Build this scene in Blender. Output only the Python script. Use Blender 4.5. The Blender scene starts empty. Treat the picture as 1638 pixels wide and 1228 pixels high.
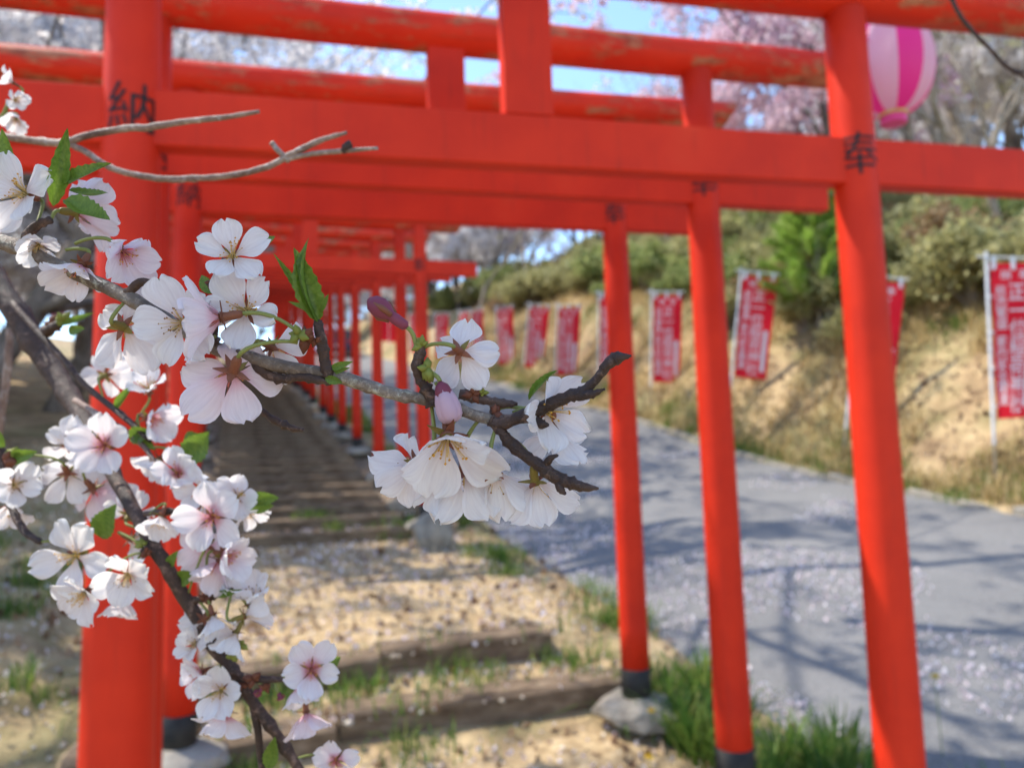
import bpy, bmesh, math, random
import numpy as np
from mathutils import Vector, Matrix, Quaternion, noise

# ------------------------------------------------------------------ camera, world, sun, exposure
SC = bpy.context.scene
COL = SC.collection
CAMZ = 1.70
F_PX, CX, CY, W_PX, H_PX = 1237.0, 819.0, 614.0, 1638, 1228
PITCH, ROLL = math.radians(5.1), math.radians(1.63)
FWD = Vector((0, math.cos(PITCH), math.sin(PITCH)))
_u0 = Vector((0, -math.sin(PITCH), math.cos(PITCH)))
_r0 = Vector((1, 0, 0))
RIGHT = math.cos(ROLL) * _r0 - math.sin(ROLL) * _u0
UP = math.sin(ROLL) * _r0 + math.cos(ROLL) * _u0
CAM = Vector((0, 0, CAMZ))
cam_data = bpy.data.cameras.new('camera')
cam = bpy.data.objects.new('camera', cam_data)
COL.objects.link(cam)
m = Matrix((RIGHT, UP, -FWD)).transposed().to_4x4()
m.translation = CAM
cam.matrix_world = m
cam_data.sensor_fit = 'HORIZONTAL'
cam_data.sensor_width = 36.0
cam_data.lens = F_PX / W_PX * 36.0
cam_data.clip_start, cam_data.clip_end = 0.01, 1000.0
cam_data.dof.use_dof = True
cam_data.dof.focus_distance = 0.238
cam_data.dof.aperture_fstop = cam_data.lens / 2.1       # 2.1 mm wide pupil
SC.camera = cam

SUN_EL = math.radians(55)
SUN_XY = Vector((-0.955, 0.297)).normalized()
SUN_DIR = Vector((SUN_XY.x * math.cos(SUN_EL), SUN_XY.y * math.cos(SUN_EL), math.sin(SUN_EL)))
world = bpy.data.worlds.new('World')
SC.world = world
world.use_nodes = True
wn = world.node_tree
bg = wn.nodes['Background']
sky = wn.nodes.new('ShaderNodeTexSky')
sky.sky_type = 'NISHITA'
sky.sun_disc = False
sky.sun_elevation = SUN_EL
sky.sun_rotation = math.atan2(SUN_XY.x, SUN_XY.y)
sky.air_density, sky.dust_density, sky.ozone_density = 1.0, 0.1, 3.0
wn.links.new(sky.outputs[0], bg.inputs[0])
bg.inputs[1].default_value = 0.14
sun_data = bpy.data.lights.new('sun', 'SUN')
sun_data.energy = 2.4
sun_data.angle = math.radians(0.5)
sun_data.color = (1.0, 0.93, 0.82)
sun = bpy.data.objects.new('sun', sun_data)
COL.objects.link(sun)
sun.rotation_euler = SUN_DIR.to_track_quat('Z', 'Y').to_euler()
SC.view_settings.view_transform = 'Standard'
SC.view_settings.look = 'None'
SC.view_settings.gamma = 1.0
SC.view_settings.use_curve_mapping = False
SC.view_settings.exposure = 1.55
SC.cycles.use_denoising = True
SC.cycles.max_bounces = 6
SC.cycles.diffuse_bounces = 4
SC.cycles.transmission_bounces = 4
SC.cycles.transparent_max_bounces = 4

# ------------------------------------------------------------------ helpers
rnd = random.Random(7)
def pix(x, y, d):
    """photo pixel + distance along the viewing axis (m) -> place in the world"""
    return CAM + FWD * d + RIGHT * ((x - CX) / F_PX * d) + UP * (-(y - CY) / F_PX * d)
def camvec(r, u, t):
    """direction given as (right, up, towards the viewer)"""
    return (RIGHT * r + UP * u - FWD * t).normalized()
HEAD = math.radians(20.5)
US, UT = Vector((-math.sin(HEAD), math.cos(HEAD))), Vector((math.cos(HEAD), math.sin(HEAD)))
def st(s, t):
    p = US * s + UT * t
    return p.x, p.y
def to_st(x, y):
    return x * US.x + y * US.y, x * UT.x + y * UT.y

def link(o, parent=None, matrix=None):
    COL.objects.link(o)
    if parent is not None:
        o.parent = parent
    if matrix is not None:
        o.matrix_local = matrix
    return o
def mesh(name, v, f, mats=None, smooth=False, mi=None):
    me = bpy.data.meshes.new(name)
    if isinstance(v, np.ndarray):
        v = v.tolist()
    if isinstance(f, np.ndarray):
        f = f.tolist()
    me.from_pydata(v, [], f)
    for mt in (mats if isinstance(mats, (list, tuple)) else [mats] if mats else []):
        me.materials.append(mt)
    if mi is not None:
        me.polygons.foreach_set('material_index', np.asarray(mi, dtype=np.int32))
    if smooth:
        me.polygons.foreach_set('use_smooth', np.ones(len(me.polygons), dtype=bool))
    me.update()
    return me
def obj(name, me, parent=None, matrix=None):
    return link(bpy.data.objects.new(name, me), parent, matrix)
def empty(name, loc=(0, 0, 0), rz=0.0):
    o = bpy.data.objects.new(name, None)
    COL.objects.link(o)
    o.matrix_local = Matrix.Translation(loc) @ Matrix.Rotation(rz, 4, 'Z')
    o.empty_display_size = 0.1
    return o
def tag(o, label=None, cat=None, group=None, kind=None):
    for k, val in (('label', label), ('category', cat), ('group', group), ('kind', kind)):
        if val:
            o[k] = val
    return o
class MB:
    """collects shapes into one mesh"""
    def __init__(self):
        self.v, self.f, self.mi, self.cur = [], [], [], 0
    def add(self, v, f):
        n = len(self.v)
        self.v.extend([tuple(p) for p in v])
        self.f.extend([tuple(i + n for i in q) for q in f])
        self.mi.extend([self.cur] * len(f))
    def box(self, x0, x1, y0, y1, z0, z1, bev=0.0, mat=None):
        bm = bmesh.new()
        bmesh.ops.create_cube(bm, size=1.0)
        for q in bm.verts:
            q.co = Vector(((x0 + x1) / 2 + q.co.x * (x1 - x0), (y0 + y1) / 2 + q.co.y * (y1 - y0), (z0 + z1) / 2 + q.co.z * (z1 - z0)))
        if bev:
            bmesh.ops.bevel(bm, geom=bm.edges[:], offset=bev, segments=2, affect='EDGES', profile=0.5)
        if mat:
            bmesh.ops.transform(bm, matrix=mat, verts=bm.verts[:])
        bm.verts.index_update()
        self.add([q.co.copy() for q in bm.verts], [[q.index for q in fc.verts] for fc in bm.faces])
        bm.free()
    def tube(self, pts, rad, n=8, cap=True, jit=0.0, rg=None):
        pts = [Vector(p) for p in pts]
        if not hasattr(rad, '__len__'):
            rad = [rad] * len(pts)
        vs, fs = [], []
        t0 = (pts[1] - pts[0]).normalized()
        a = t0.orthogonal().normalized()
        for i, p in enumerate(pts):
            t = (pts[min(i + 1, len(pts) - 1)] - pts[max(i - 1, 0)])
            t = t.normalized() if t.length > 1e-9 else t0
            a = (a - t * a.dot(t))
            a = a.normalized() if a.length > 1e-6 else t.orthogonal().normalized()
            b = t.cross(a)
            for k in range(n):
                an = 2 * math.pi * k / n
                rr = rad[i] * (1 + (rg.uniform(-jit, jit) if rg and jit else 0))
                vs.append(p + (a * math.cos(an) + b * math.sin(an)) * rr)
        for i in range(len(pts) - 1):
            for k in range(n):
                k2 = (k + 1) % n
                fs.append((i * n + k, i * n + k2, (i + 1) * n + k2, (i + 1) * n + k))
        if cap:
            fs.append(tuple(range(n))[::-1])
            fs.append(tuple((len(pts) - 1) * n + k for k in range(n)))
        self.add(vs, fs)
    def lathe(self, prof, n=16, mat=None, cap=True):
        vs, fs = [], []
        for r, z in prof:
            for k in range(n):
                an = 2 * math.pi * k / n
                p = Vector((r * math.cos(an), r * math.sin(an), z))
                vs.append(mat @ p if mat else p)
        for i in range(len(prof) - 1):
            for k in range(n):
                k2 = (k + 1) % n
                fs.append((i * n + k, i * n + k2, (i + 1) * n + k2, (i + 1) * n + k))
        if cap:
            fs.append(tuple(range(n))[::-1])
            fs.append(tuple((len(prof) - 1) * n + k for k in range(n)))
        self.add(vs, fs)
    def me(self, name, mats, smooth=False):
        return mesh(name, self.v, self.f, mats, smooth, self.mi)
def smooth_path(pts, k=4):
    """Catmull-Rom through rows of numbers"""
    P = [np.array(p, dtype=float) for p in pts]
    P = [2 * P[0] - P[1]] + P + [2 * P[-1] - P[-2]]
    out = []
    for i in range(1, len(P) - 2):
        for j in range(k):
            t = j / k
            out.append(0.5 * ((2 * P[i]) + (P[i + 1] - P[i - 1]) * t + (2 * P[i - 1] - 5 * P[i] + 4 * P[i + 1] - P[i + 2]) * t * t
                              + (3 * P[i] - P[i - 1] - 3 * P[i + 1] + P[i + 2]) * t ** 3))
    out.append(P[-2])
    return out

# ------------------------------------------------------------------ materials
def new_mat(name):
    mt = bpy.data.materials.new(name)
    mt.use_nodes = True
    nt = mt.node_tree
    return mt, nt, nt.nodes['Principled BSDF'], nt.nodes['Material Output']
def ramp(nt, fac, stops, interp='LINEAR'):
    r = nt.nodes.new('ShaderNodeValToRGB')
    r.color_ramp.interpolation = interp
    el = r.color_ramp.elements
    while len(el) < len(stops):
        el.new(0.5)
    for e, (p, c) in zip(el, stops):
        e.position = p
        e.color = (*c, 1) if len(c) == 3 else c
    nt.links.new(fac, r.inputs[0])
    return r.outputs[0]
def tex_noise(nt, vec, scale, detail=4, rough=0.6):
    n = nt.nodes.new('ShaderNodeTexNoise')
    n.inputs['Scale'].default_value = scale
    n.inputs['Detail'].default_value = detail
    n.inputs['Roughness'].default_value = rough
    if vec is not None:
        nt.links.new(vec, n.inputs['Vector'])
    return n.outputs['Fac']
def coords(nt, kind='Object', scale=None):
    c = nt.nodes.new('ShaderNodeTexCoord').outputs[kind]
    if scale:
        mp = nt.nodes.new('ShaderNodeMapping')
        mp.inputs['Scale'].default_value = scale
        nt.links.new(c, mp.inputs[0])
        c = mp.outputs[0]
    return c
def mixc(nt, fac, a, b, blend='MIX'):
    mx = nt.nodes.new('ShaderNodeMix')
    mx.data_type = 'RGBA'
    mx.blend_type = blend
    for sock, val in ((mx.inputs[0], fac), (mx.inputs[6], a), (mx.inputs[7], b)):
        if hasattr(val, 'links'):
            nt.links.new(val, sock)
        elif isinstance(val, (int, float)):
            sock.default_value = val
        else:
            sock.default_value = (*val, 1) if len(val) == 3 else val
    return mx.outputs[2]
def bump(nt, bsdf, h, strength=0.4, dist=0.01):
    b = nt.nodes.new('ShaderNodeBump')
    b.inputs['Strength'].default_value = strength
    b.inputs['Distance'].default_value = dist
    nt.links.new(h, b.inputs['Height'])
    nt.links.new(b.outputs[0], bsdf.inputs['Normal'])
def mat_noise(name, stops, scale=5.0, rough=0.7, bmp=0.0, dist=0.01, spec=0.3, vscale=None, coord='Object', detail=5):
    mt, nt, b, _ = new_mat(name)
    c = coords(nt, coord, vscale)
    n = tex_noise(nt, c, scale, detail)
    nt.links.new(ramp(nt, n, stops), b.inputs['Base Color'])
    b.inputs['Roughness'].default_value = rough
    b.inputs['Specular IOR Level'].default_value = spec
    if bmp:
        bump(nt, b, tex_noise(nt, c, scale * 3, 4), bmp, dist)
    return mt
def translucent(mt, nt, b, out, col, fac):
    tr = nt.nodes.new('ShaderNodeBsdfTranslucent')
    if hasattr(col, 'links'):
        nt.links.new(col, tr.inputs[0])
    else:
        tr.inputs[0].default_value = (*col, 1)
    mx = nt.nodes.new('ShaderNodeMixShader')
    mx.inputs[0].default_value = fac
    nt.links.new(b.outputs[0], mx.inputs[1])
    nt.links.new(tr.outputs[0], mx.inputs[2])
    nt.links.new(mx.outputs[0], out.inputs[0])
def mat_leaf(name, stops, scale=3.0, fac=0.4, rough=0.5, vary=0.0, coord='Object'):
    """leaf or blossom: colour varies by noise and by single leaf (random per island)"""
    mt, nt, b, out = new_mat(name)
    n = tex_noise(nt, coords(nt, coord), scale, 3)
    g = nt.nodes.new('ShaderNodeNewGeometry').outputs['Random Per Island']
    ad = nt.nodes.new('ShaderNodeMix')
    ad.inputs[0].default_value = vary
    nt.links.new(n, ad.inputs[2])
    nt.links.new(g, ad.inputs[3])
    c = ramp(nt, ad.outputs[0], stops)
    nt.links.new(c, b.inputs['Base Color'])
    b.inputs['Roughness'].default_value = rough
    b.inputs['Specular IOR Level'].default_value = 0.25
    translucent(mt, nt, b, out, c, fac)
    return mt

def mat_red(name, worn):
    mt, nt, b, _ = new_mat(name)
    c = coords(nt)
    inf = nt.nodes.new('ShaderNodeObjectInfo').outputs['Random']
    n1 = tex_noise(nt, c, 3.0, 5)
    col = ramp(nt, n1, [(0.3, (0.55, 0.023, 0.008)), (0.62, (0.68, 0.033, 0.009)), (0.8, (0.70, 0.050, 0.016))])
    fine = tex_noise(nt, coords(nt, 'Object', (14, 14, 1.2) if worn < 2 else (1.0, 14, 14)), 2.2, 6, 0.7)
    dirt = ramp(nt, fine, [(0.55, (0, 0, 0)), (0.75, (1, 1, 1))])
    col = mixc(nt, mixc(nt, 0.5, (0, 0, 0), dirt), col, (0.34, 0.026, 0.014))
    if worn:
        n2 = tex_noise(nt, coords(nt, 'Object', (1.3, 4, 4) if worn == 2 else None), 2.6, 7, 0.72)
        msk = ramp(nt, n2, [(0.51 if worn == 2 else 0.64, (0, 0, 0)), (0.60 if worn == 2 else 0.72, (1, 1, 1))])
        n3 = tex_noise(nt, c, 18, 4)
        wood = ramp(nt, n3, [(0.35, (0.16, 0.07, 0.035)), (0.65, (0.42, 0.24, 0.12))])
        col = mixc(nt, mixc(nt, 0.75, (0, 0, 0), msk), col, wood)
    nt.links.new(col, b.inputs['Base Color'])
    b.inputs['Roughness'].default_value = 0.55
    b.inputs['Specular IOR Level'].default_value = 0.18
    bump(nt, b, fine, 0.25, 0.004)
    return mt
M = {}
M['red'] = mat_red('vermilion_paint', 0)
M['red_post'] = mat_red('vermilion_paint_post', 1)
M['red_worn'] = mat_red('vermilion_paint_worn', 2)
M['black'] = mat_noise('black_paint', [(0.35, (0.012, 0.012, 0.013)), (0.7, (0.05, 0.045, 0.035))], 9, 0.6, 0.3)
M['ink'] = mat_noise('black_ink', [(0.3, (0.008, 0.008, 0.009)), (0.8, (0.03, 0.025, 0.025))], 20, 0.6)
M['stone'] = mat_noise('grey_stone', [(0.3, (0.17, 0.145, 0.115)), (0.55, (0.30, 0.27, 0.22)), (0.75, (0.40, 0.36, 0.29))], 7, 0.9, 0.6, 0.02)
M['step'] = mat_noise('weathered_step', [(0.3, (0.085, 0.055, 0.032)), (0.55, (0.19, 0.135, 0.085)), (0.75, (0.33, 0.25, 0.165))], 5, 0.92, 0.6, 0.02, vscale=(1, 3, 3))
M['gravel'] = mat_noise('path_gravel', [(0.3, (0.22, 0.145, 0.075)), (0.5, (0.45, 0.325, 0.17)), (0.72, (0.62, 0.475, 0.28))], 14, 0.95, 0.8, 0.02, coord='Generated' if False else 'Object', detail=8)
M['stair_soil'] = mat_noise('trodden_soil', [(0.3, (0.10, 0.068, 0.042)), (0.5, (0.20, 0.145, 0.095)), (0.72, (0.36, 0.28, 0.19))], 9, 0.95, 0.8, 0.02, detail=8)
M['bark'] = mat_noise('bark', [(0.3, (0.085, 0.068, 0.056)), (0.6, (0.21, 0.175, 0.15)), (0.78, (0.38, 0.34, 0.30))], 6, 0.9, 0.7, 0.02, vscale=(1, 1, 0.6))
M['bare_twig'] = mat_noise('bare_bark', [(0.3, (0.19, 0.155, 0.12)), (0.7, (0.40, 0.34, 0.27))], 4, 0.9)
M['blossom'] = mat_leaf('white_blossom', [(0.25, (0.74, 0.69, 0.68)), (0.5, (0.86, 0.83, 0.82)), (0.8, (0.92, 0.91, 0.90))], 0.9, 0.52, 0.7, 0.5)
M['pink_blossom'] = mat_leaf('pink_blossom', [(0.25, (0.66, 0.44, 0.50)), (0.5, (0.80, 0.60, 0.66)), (0.8, (0.88, 0.76, 0.80))], 0.9, 0.45, 0.7, 0.5)
M['shrub'] = mat_leaf('olive_leaf', [(0.25, (0.24, 0.23, 0.10)), (0.5, (0.43, 0.41, 0.17)), (0.75, (0.58, 0.54, 0.28))], 1.2, 0.45, 0.45, 0.6)
M['shrub_green'] = mat_leaf('green_leaf', [(0.25, (0.17, 0.22, 0.07)), (0.5, (0.31, 0.37, 0.12)), (0.75, (0.46, 0.49, 0.2))], 1.2, 0.45, 0.45, 0.6)
M['brown_leaf'] = mat_leaf('dry_brown_leaf', [(0.25, (0.20, 0.12, 0.055)), (0.5, (0.34, 0.22, 0.11)), (0.75, (0.46, 0.33, 0.19))], 1.2, 0.3, 0.6, 0.6)
M['pine'] = mat_leaf('pine_needle', [(0.25, (0.20, 0.34, 0.04)), (0.5, (0.34, 0.50, 0.07)), (0.75, (0.50, 0.62, 0.16))], 2.0, 0.5, 0.5, 0.6)
M['grass'] = mat_leaf('grass_blade', [(0.2, (0.05, 0.12, 0.02)), (0.5, (0.12, 0.23, 0.035)), (0.85, (0.30, 0.33, 0.08))], 2.0, 0.4, 0.45, 0.7)
M['dry_grass'] = mat_leaf('dry_grass_blade', [(0.2, (0.30, 0.20, 0.08)), (0.5, (0.52, 0.39, 0.17)), (0.85, (0.70, 0.58, 0.32))], 0.7, 0.35, 0.7, 0.6)
M['fallen'] = mat_leaf('fallen_petal', [(0.3, (0.72, 0.60, 0.62)), (0.7, (0.86, 0.80, 0.81))], 3.0, 0.3, 0.6, 0.6)
M['litter'] = mat_leaf('leaf_litter', [(0.2, (0.16, 0.09, 0.05)), (0.5, (0.34, 0.22, 0.13)), (0.85, (0.55, 0.40, 0.25))], 3.0, 0.1, 0.8, 0.8)
M['white_pole'] = mat_noise('white_plastic', [(0.3, (0.66, 0.67, 0.68)), (0.7, (0.80, 0.80, 0.80))], 6, 0.4)
M['steel'] = mat_noise('rusty_rod', [(0.3, (0.20, 0.17, 0.14)), (0.7, (0.36, 0.33, 0.30))], 12, 0.6)
M['white_ink'] = mat_noise('white_print', [(0.3, (0.74, 0.70, 0.70)), (0.7, (0.82, 0.80, 0.80))], 6, 0.7)
M['yellow'] = mat_noise('yellow_petal', [(0.3, (0.75, 0.50, 0.02)), (0.7, (0.85, 0.65, 0.05))], 30, 0.6)
def mat_flag():
    mt, nt, b, out = new_mat('red_banner_cloth')
    c = ramp(nt, tex_noise(nt, coords(nt), 3, 3), [(0.3, (0.72, 0.014, 0.032)), (0.7, (0.82, 0.022, 0.045))])
    nt.links.new(c, b.inputs['Base Color'])
    b.inputs['Roughness'].default_value = 0.75
    b.inputs['Specular IOR Level'].default_value = 0.2
    translucent(mt, nt, b, out, c, 0.4)
    return mt
M['flag'] = mat_flag()
def mat_road():
    mt, nt, b, _ = new_mat('asphalt')
    c = coords(nt)
    big = tex_noise(nt, c, 0.45, 5)
    fine = tex_noise(nt, c, 60, 4)
    col = mixc(nt, 0.45, ramp(nt, big, [(0.3, (0.11, 0.108, 0.103)), (0.7, (0.22, 0.215, 0.205))]), ramp(nt, fine, [(0.35, (0.08, 0.078, 0.075)), (0.65, (0.30, 0.29, 0.275))]))
    nt.links.new(col, b.inputs['Base Color'])
    b.inputs['Roughness'].default_value = 0.75
    bump(nt, b, fine, 0.5, 0.01)
    return mt
M['road'] = mat_road()
def mat_ground():
    mt, nt, b, _ = new_mat('soil_and_litter')
    c = coords(nt)
    a = ramp(nt, tex_noise(nt, c, 1.6, 8, 0.7), [(0.32, (0.15, 0.09, 0.045)), (0.5, (0.40, 0.28, 0.145)), (0.68, (0.58, 0.44, 0.24))])
    g = ramp(nt, tex_noise(nt, c, 0.55, 5), [(0.48, (0, 0, 0)), (0.6, (1, 1, 1))])
    col = mixc(nt, mixc(nt, 0.6, (0, 0, 0), g), a, (0.15, 0.16, 0.05))
    nt.links.new(col, b.inputs['Base Color'])
    b.inputs['Roughness'].default_value = 0.95
    bump(nt, b, tex_noise(nt, c, 14, 6), 0.8, 0.05)
    return mt
M['ground'] = mat_ground()
# ------------------------------------------------------------------ terrain
ZK = [(-40, -6.0), (0, -2.05), (2.1, -1.76), (4, -1.44), (5, -1.24), (8.2, -0.90), (10.7, -0.40), (12.55, 0.0), (14.2, 0.30), (17, 0.80), (20, 1.40), (30, 3.0), (44, 5.5), (60, 8.0), (140, 15)]
def zc(s):
    return float(np.interp(s, [k[0] for k in ZK], [k[1] for k in ZK])) + CAMZ
T_ROAD0, T_ROAD1 = 2.95, 7.35
def wob(x, y, f, a):
    return a * noise.noise(Vector((x * f, y * f, 3.3)))
def road_z(s, t):
    return zc(s) + 0.1 * (t - 3.0)
def ground_z(s, t):
    x, y = st(s, t)
    z = zc(s)
    if t < -1.0:
        z += 0.03 * (-1.0 - t) + wob(x, y, 0.5, 0.10) + wob(x, y, 2.2, 0.04)
        if t < -7:
            z += 0.12 * (-7 - t)
    elif t < 2.5:
        z -= 0.10
    elif t < T_ROAD0:
        z += wob(x, y, 3.0, 0.03) - 0.01
    elif t < T_ROAD1:
        z = road_z(s, t) - 0.06
    else:
        z = road_z(s, T_ROAD1)
        b = t - T_ROAD1
        k = min(1.0, b / 0.4)
        z += 0.10 * k * (1 + 0.0) if b < 0.4 else 0.10
        b2 = max(0.0, b - 0.4)
        z += 1.05 * min(b2, 2.1) + 0.42 * min(max(b2 - 2.1, 0), 7.0) + 0.16 * min(max(b2 - 9.1, 0), 40)
        a = min(1.0, b2 / 1.0)
        z += a * (wob(x, y, 0.45, 0.55) + wob(x, y, 1.6, 0.16) + wob(x, y, 5.0, 0.05))
    return z
def sheet(name, svals, tvals, zf, mat, smooth=True, col=None):
    v, f = [], []
    for s in svals:
        for t in tvals:
            x, y = st(s, t)
            v.append((x, y, zf(s, t)))
    nt_ = len(tvals)
    for i in range(len(svals) - 1):
        for j in range(nt_ - 1):
            a = i * nt_ + j
            f.append((a, a + 1, a + nt_ + 1, a + nt_))
    return obj(name, mesh(name, v, f, mat, smooth))
def steps_range(a, b, d):
    n = max(1, int(round((b - a) / d)))
    return [a + (b - a) * i / n for i in range(n)]
svals = steps_range(-30, -3, 3) + steps_range(-3, 12, 0.25) + steps_range(12, 30, 0.6) + steps_range(30, 70, 2) + steps_range(70, 131, 10)
tvals = steps_range(-90, -12, 6) + steps_range(-12, -3, 0.75) + steps_range(-3, 3, 0.25) + steps_range(3, 7, 1) + steps_range(7, 10.5, 0.18) + steps_range(10.5, 18, 0.5) + steps_range(18, 60, 3) + steps_range(60, 121, 15)
tag(sheet('ground', svals, tvals, ground_z, M['ground']), 'earthy hillside ground with dry litter under the gates', 'ground', kind='structure')

rs = steps_range(-6, 14, 0.4) + steps_range(14, 62, 1.0)
def road_top(s, t):
    e = 0.0
    if t < 3.0: e = -0.02
    return road_z(s, t) + e + 0.012 * math.sin(s * 0.9 + t)
road = sheet('road', rs, [T_ROAD0 - 0.12] + steps_range(T_ROAD0, T_ROAD1, 0.4) + [T_ROAD1], road_top, M['road'])
tag(road, 'grey asphalt lane climbing the hill beside the gates', 'road', kind='structure')
# low stone edging on the bank side of the road, block by block
kerb = empty('road_kerb')
tag(kerb, 'low pale stone edging between the lane and the grassy bank', 'kerb', kind='structure')
kb = []
for i in range(4):
    b = MB(); r = random.Random(40 + i)
    b.box(-0.30, 0.30, -0.07, 0.07, -0.12, 0.05 + r.uniform(-0.01, 0.02), 0.02)
    kb.append(b.me('kerb_block', M['stone']))
s = 1.5; i = 0
while s < 34:
    t = T_ROAD1 + 0.08
    x, y = st(s, t)
    o = obj('kerb_block', kb[i % 4], kerb)
    o.matrix_local = Matrix.Translation((x, y, road_z(s, t) + rnd.uniform(-0.03, 0.012))) @ Matrix.Rotation(HEAD + math.pi / 2 + rnd.uniform(-0.05, 0.05), 4, 'Z') @ Matrix.Rotation(-0.19, 4, 'Y')
    s += 0.63; i += 1

# ------------------------------------------------------------------ path and stairs
PT0, PT1 = -0.75, 2.5
STEPS = []                                     # (s of the riser, top height, height of the riser)
STEPS.append((2.95, zc(2.95) - 0.02, 0.14))
STEPS.append((4.22, zc(4.22) + 0.03, 0.16))
STEPS.append((4.86, zc(4.86) + 0.05, 0.14))
s = 8.35
while s < 40:
    STEPS.append((s, zc(s) + 0.10, 0.12))
    s += 0.52 if s < 20 else 0.8
def path_z(s):
    prev = None; nxt = None
    for q in STEPS:
        if q[0] <= s + 1e-6:
            prev = q
        else:
            nxt = q; break
    if prev is None:
        return zc(s) - 0.09
    end = (nxt[1] - nxt[2]) if nxt else zc(s)
    e = nxt[0] if nxt else prev[0] + 2
    return prev[1] - 0.015 + (end - prev[1] + 0.015) * min(1.0, (s - prev[0]) / (e - prev[0]))
ps = steps_range(-3, 2.9, 0.2)
for q, nx in zip(STEPS, STEPS[1:] + [(41, 0, 0)]):
    ps += steps_range(q[0] - 0.001, nx[0] - 0.002, 0.2) + [nx[0] - 0.002]
def pz(s, t):
    x, y = st(s, t)
    e = min(t - PT0, PT1 - t)
    return path_z(s) + wob(x, y, 2.5, 0.02) - (0.06 if e < 0.05 else 0)
path = sheet('path', ps, steps_range(PT0, PT1, 0.16) + [PT1], pz, M['gravel'])
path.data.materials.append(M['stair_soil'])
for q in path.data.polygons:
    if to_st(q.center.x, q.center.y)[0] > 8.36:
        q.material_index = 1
tag(path, 'sandy gravel path rising under the torii gates', 'path', kind='structure')
stair = empty('stairway')
tag(stair, 'weathered low steps with dark risers climbing beneath the gates', 'steps', kind='structure')
def slab(seed, L, h, w):
    r = random.Random(seed)
    n = 10
    v, f = [], []
    for i in range(n + 1):
        x = -L / 2 + L * i / n
        j = lambda a: r.uniform(-a, a)
        v += [(x, -w / 2 + j(0.012), -h), (x, -w / 2 + j(0.012), -0.02 + j(0.008)), (x, -w / 2 + 0.025 + j(0.01), j(0.006)), (x, w / 2 + j(0.01), j(0.006)), (x, w / 2, -h)]
    for i in range(n):
        for k in range(4):
            a = i * 5 + k
            f.append((a, a + 5, a + 6, a + 1))
    f += [(0, 1, 2, 3, 4), tuple(n * 5 + k for k in (4, 3, 2, 1, 0))]
    return mesh('step', v, f, M['step'])
slabs = [slab(i, 1.94, 0.22, 0.20) for i in range(5)]
for i, (s, zt, h) in enumerate(STEPS):
    if i < 3:
        for (a, b_, dz) in (((-0.7, 0.55, -0.015), (0.58, 2.36, 0.01)) if i != 2 else ((-0.7, 0.9, 0.0), (0.92, 2.05, 0.02))):
            me = slab(30 + i * 2 + int(a > 0), b_ - a, 0.26, 0.24)
            x, y = st(s + 0.09 + (0.05 if a > 0 else 0), (a + b_) / 2)
            obj('step', me, stair, Matrix.Translation((x, y, zt + dz + 0.012)) @ Matrix.Rotation(HEAD + rnd.uniform(-0.02, 0.02) - 0.05, 4, 'Z') @ Matrix.Rotation(rnd.uniform(-0.01, 0.01), 4, 'Y'))
    else:
        x, y = st(s + 0.08, 0.92 + rnd.uniform(-0.04, 0.04))
        obj('step', slabs[i % 5], stair, Matrix.Translation((x, y, zt + 0.01)) @ Matrix.Rotation(HEAD + rnd.uniform(-0.012, 0.012), 4, 'Z') @ Matrix.Rotation(rnd.uniform(-0.008, 0.008), 4, 'Y'))

def rock(seed, sx, sy, sz, name='stone', mat=None, sub=2):
    r = random.Random(seed)
    bm = bmesh.new()
    bmesh.ops.create_icosphere(bm, subdivisions=sub, radius=1.0)
    off = Vector((seed * 3.1, seed * 1.7, 0))
    for q in bm.verts:
        d = 1 + 0.28 * noise.noise(q.co * 1.3 + off) + 0.1 * noise.noise(q.co * 3.5 + off)
        c = q.co * d
        q.co = Vector((c.x * sx, c.y * sy, max(c.z, -0.55) * sz))
    me = bpy.data.meshes.new(name)
    bm.to_mesh(me); bm.free()
    me.materials.append(mat or M['stone'])
    return me
for (sx, px, py, Yd, dims, label) in (
        (1, 692, 838, 7.9, (0.20, 0.17, 0.26), 'upright grey stone block at the road end of the first stair'),
        (2, 262, 1180, 4.0, (0.16, 0.13, 0.16), 'rounded grey stone beside the foot of the thick vermilion post'),
        (3, 330, 885, 7.6, (0.2, 0.15, 0.12), 'flat pale stone beside the path below the stairs')):
    x, y = pix(px, py, Yd).x, pix(px, py, Yd).y
    ss, tt = to_st(x, y)
    z = path_z(ss) if PT0 < tt < PT1 else ground_z(ss, tt)
    o = obj('stone', rock(sx, *dims), None, Matrix.Translation((x, y, z + dims[2] * 0.45)))
    tag(o, label, 'stone')

# ------------------------------------------------------------------ writing
def glyph(ch, bold=0.018):
    cu = bpy.data.curves.new('glyph', 'FONT')
    cu.body = ch
    cu.size = 1.0
    cu.align_x = 'CENTER'
    cu.offset = bold
    cu.resolution_u = 2
    cu.fill_mode = 'FRONT'
    o = bpy.data.objects.new('glyph', cu)
    COL.objects.link(o)
    dg = bpy.context.evaluated_depsgraph_get()
    me = o.evaluated_get(dg).to_mesh()
    v = np.array([tuple(p.co) for p in me.vertices]) if len(me.vertices) else np.zeros((0, 3))
    f = [tuple(p.vertices) for p in me.polygons]
    o.evaluated_get(dg).to_mesh_clear()
    bpy.data.objects.remove(o)
    bpy.data.curves.remove(cu)
    if len(v):
        lo, hi = v.min(0), v.max(0)
        v = v - (lo + hi) / 2
    return v, f
GL = {}
def get_glyph(ch, bold=0.0):
    if ch not in GL:
        GL[ch] = glyph(ch, 0.0)
    return GL[ch]
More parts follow.
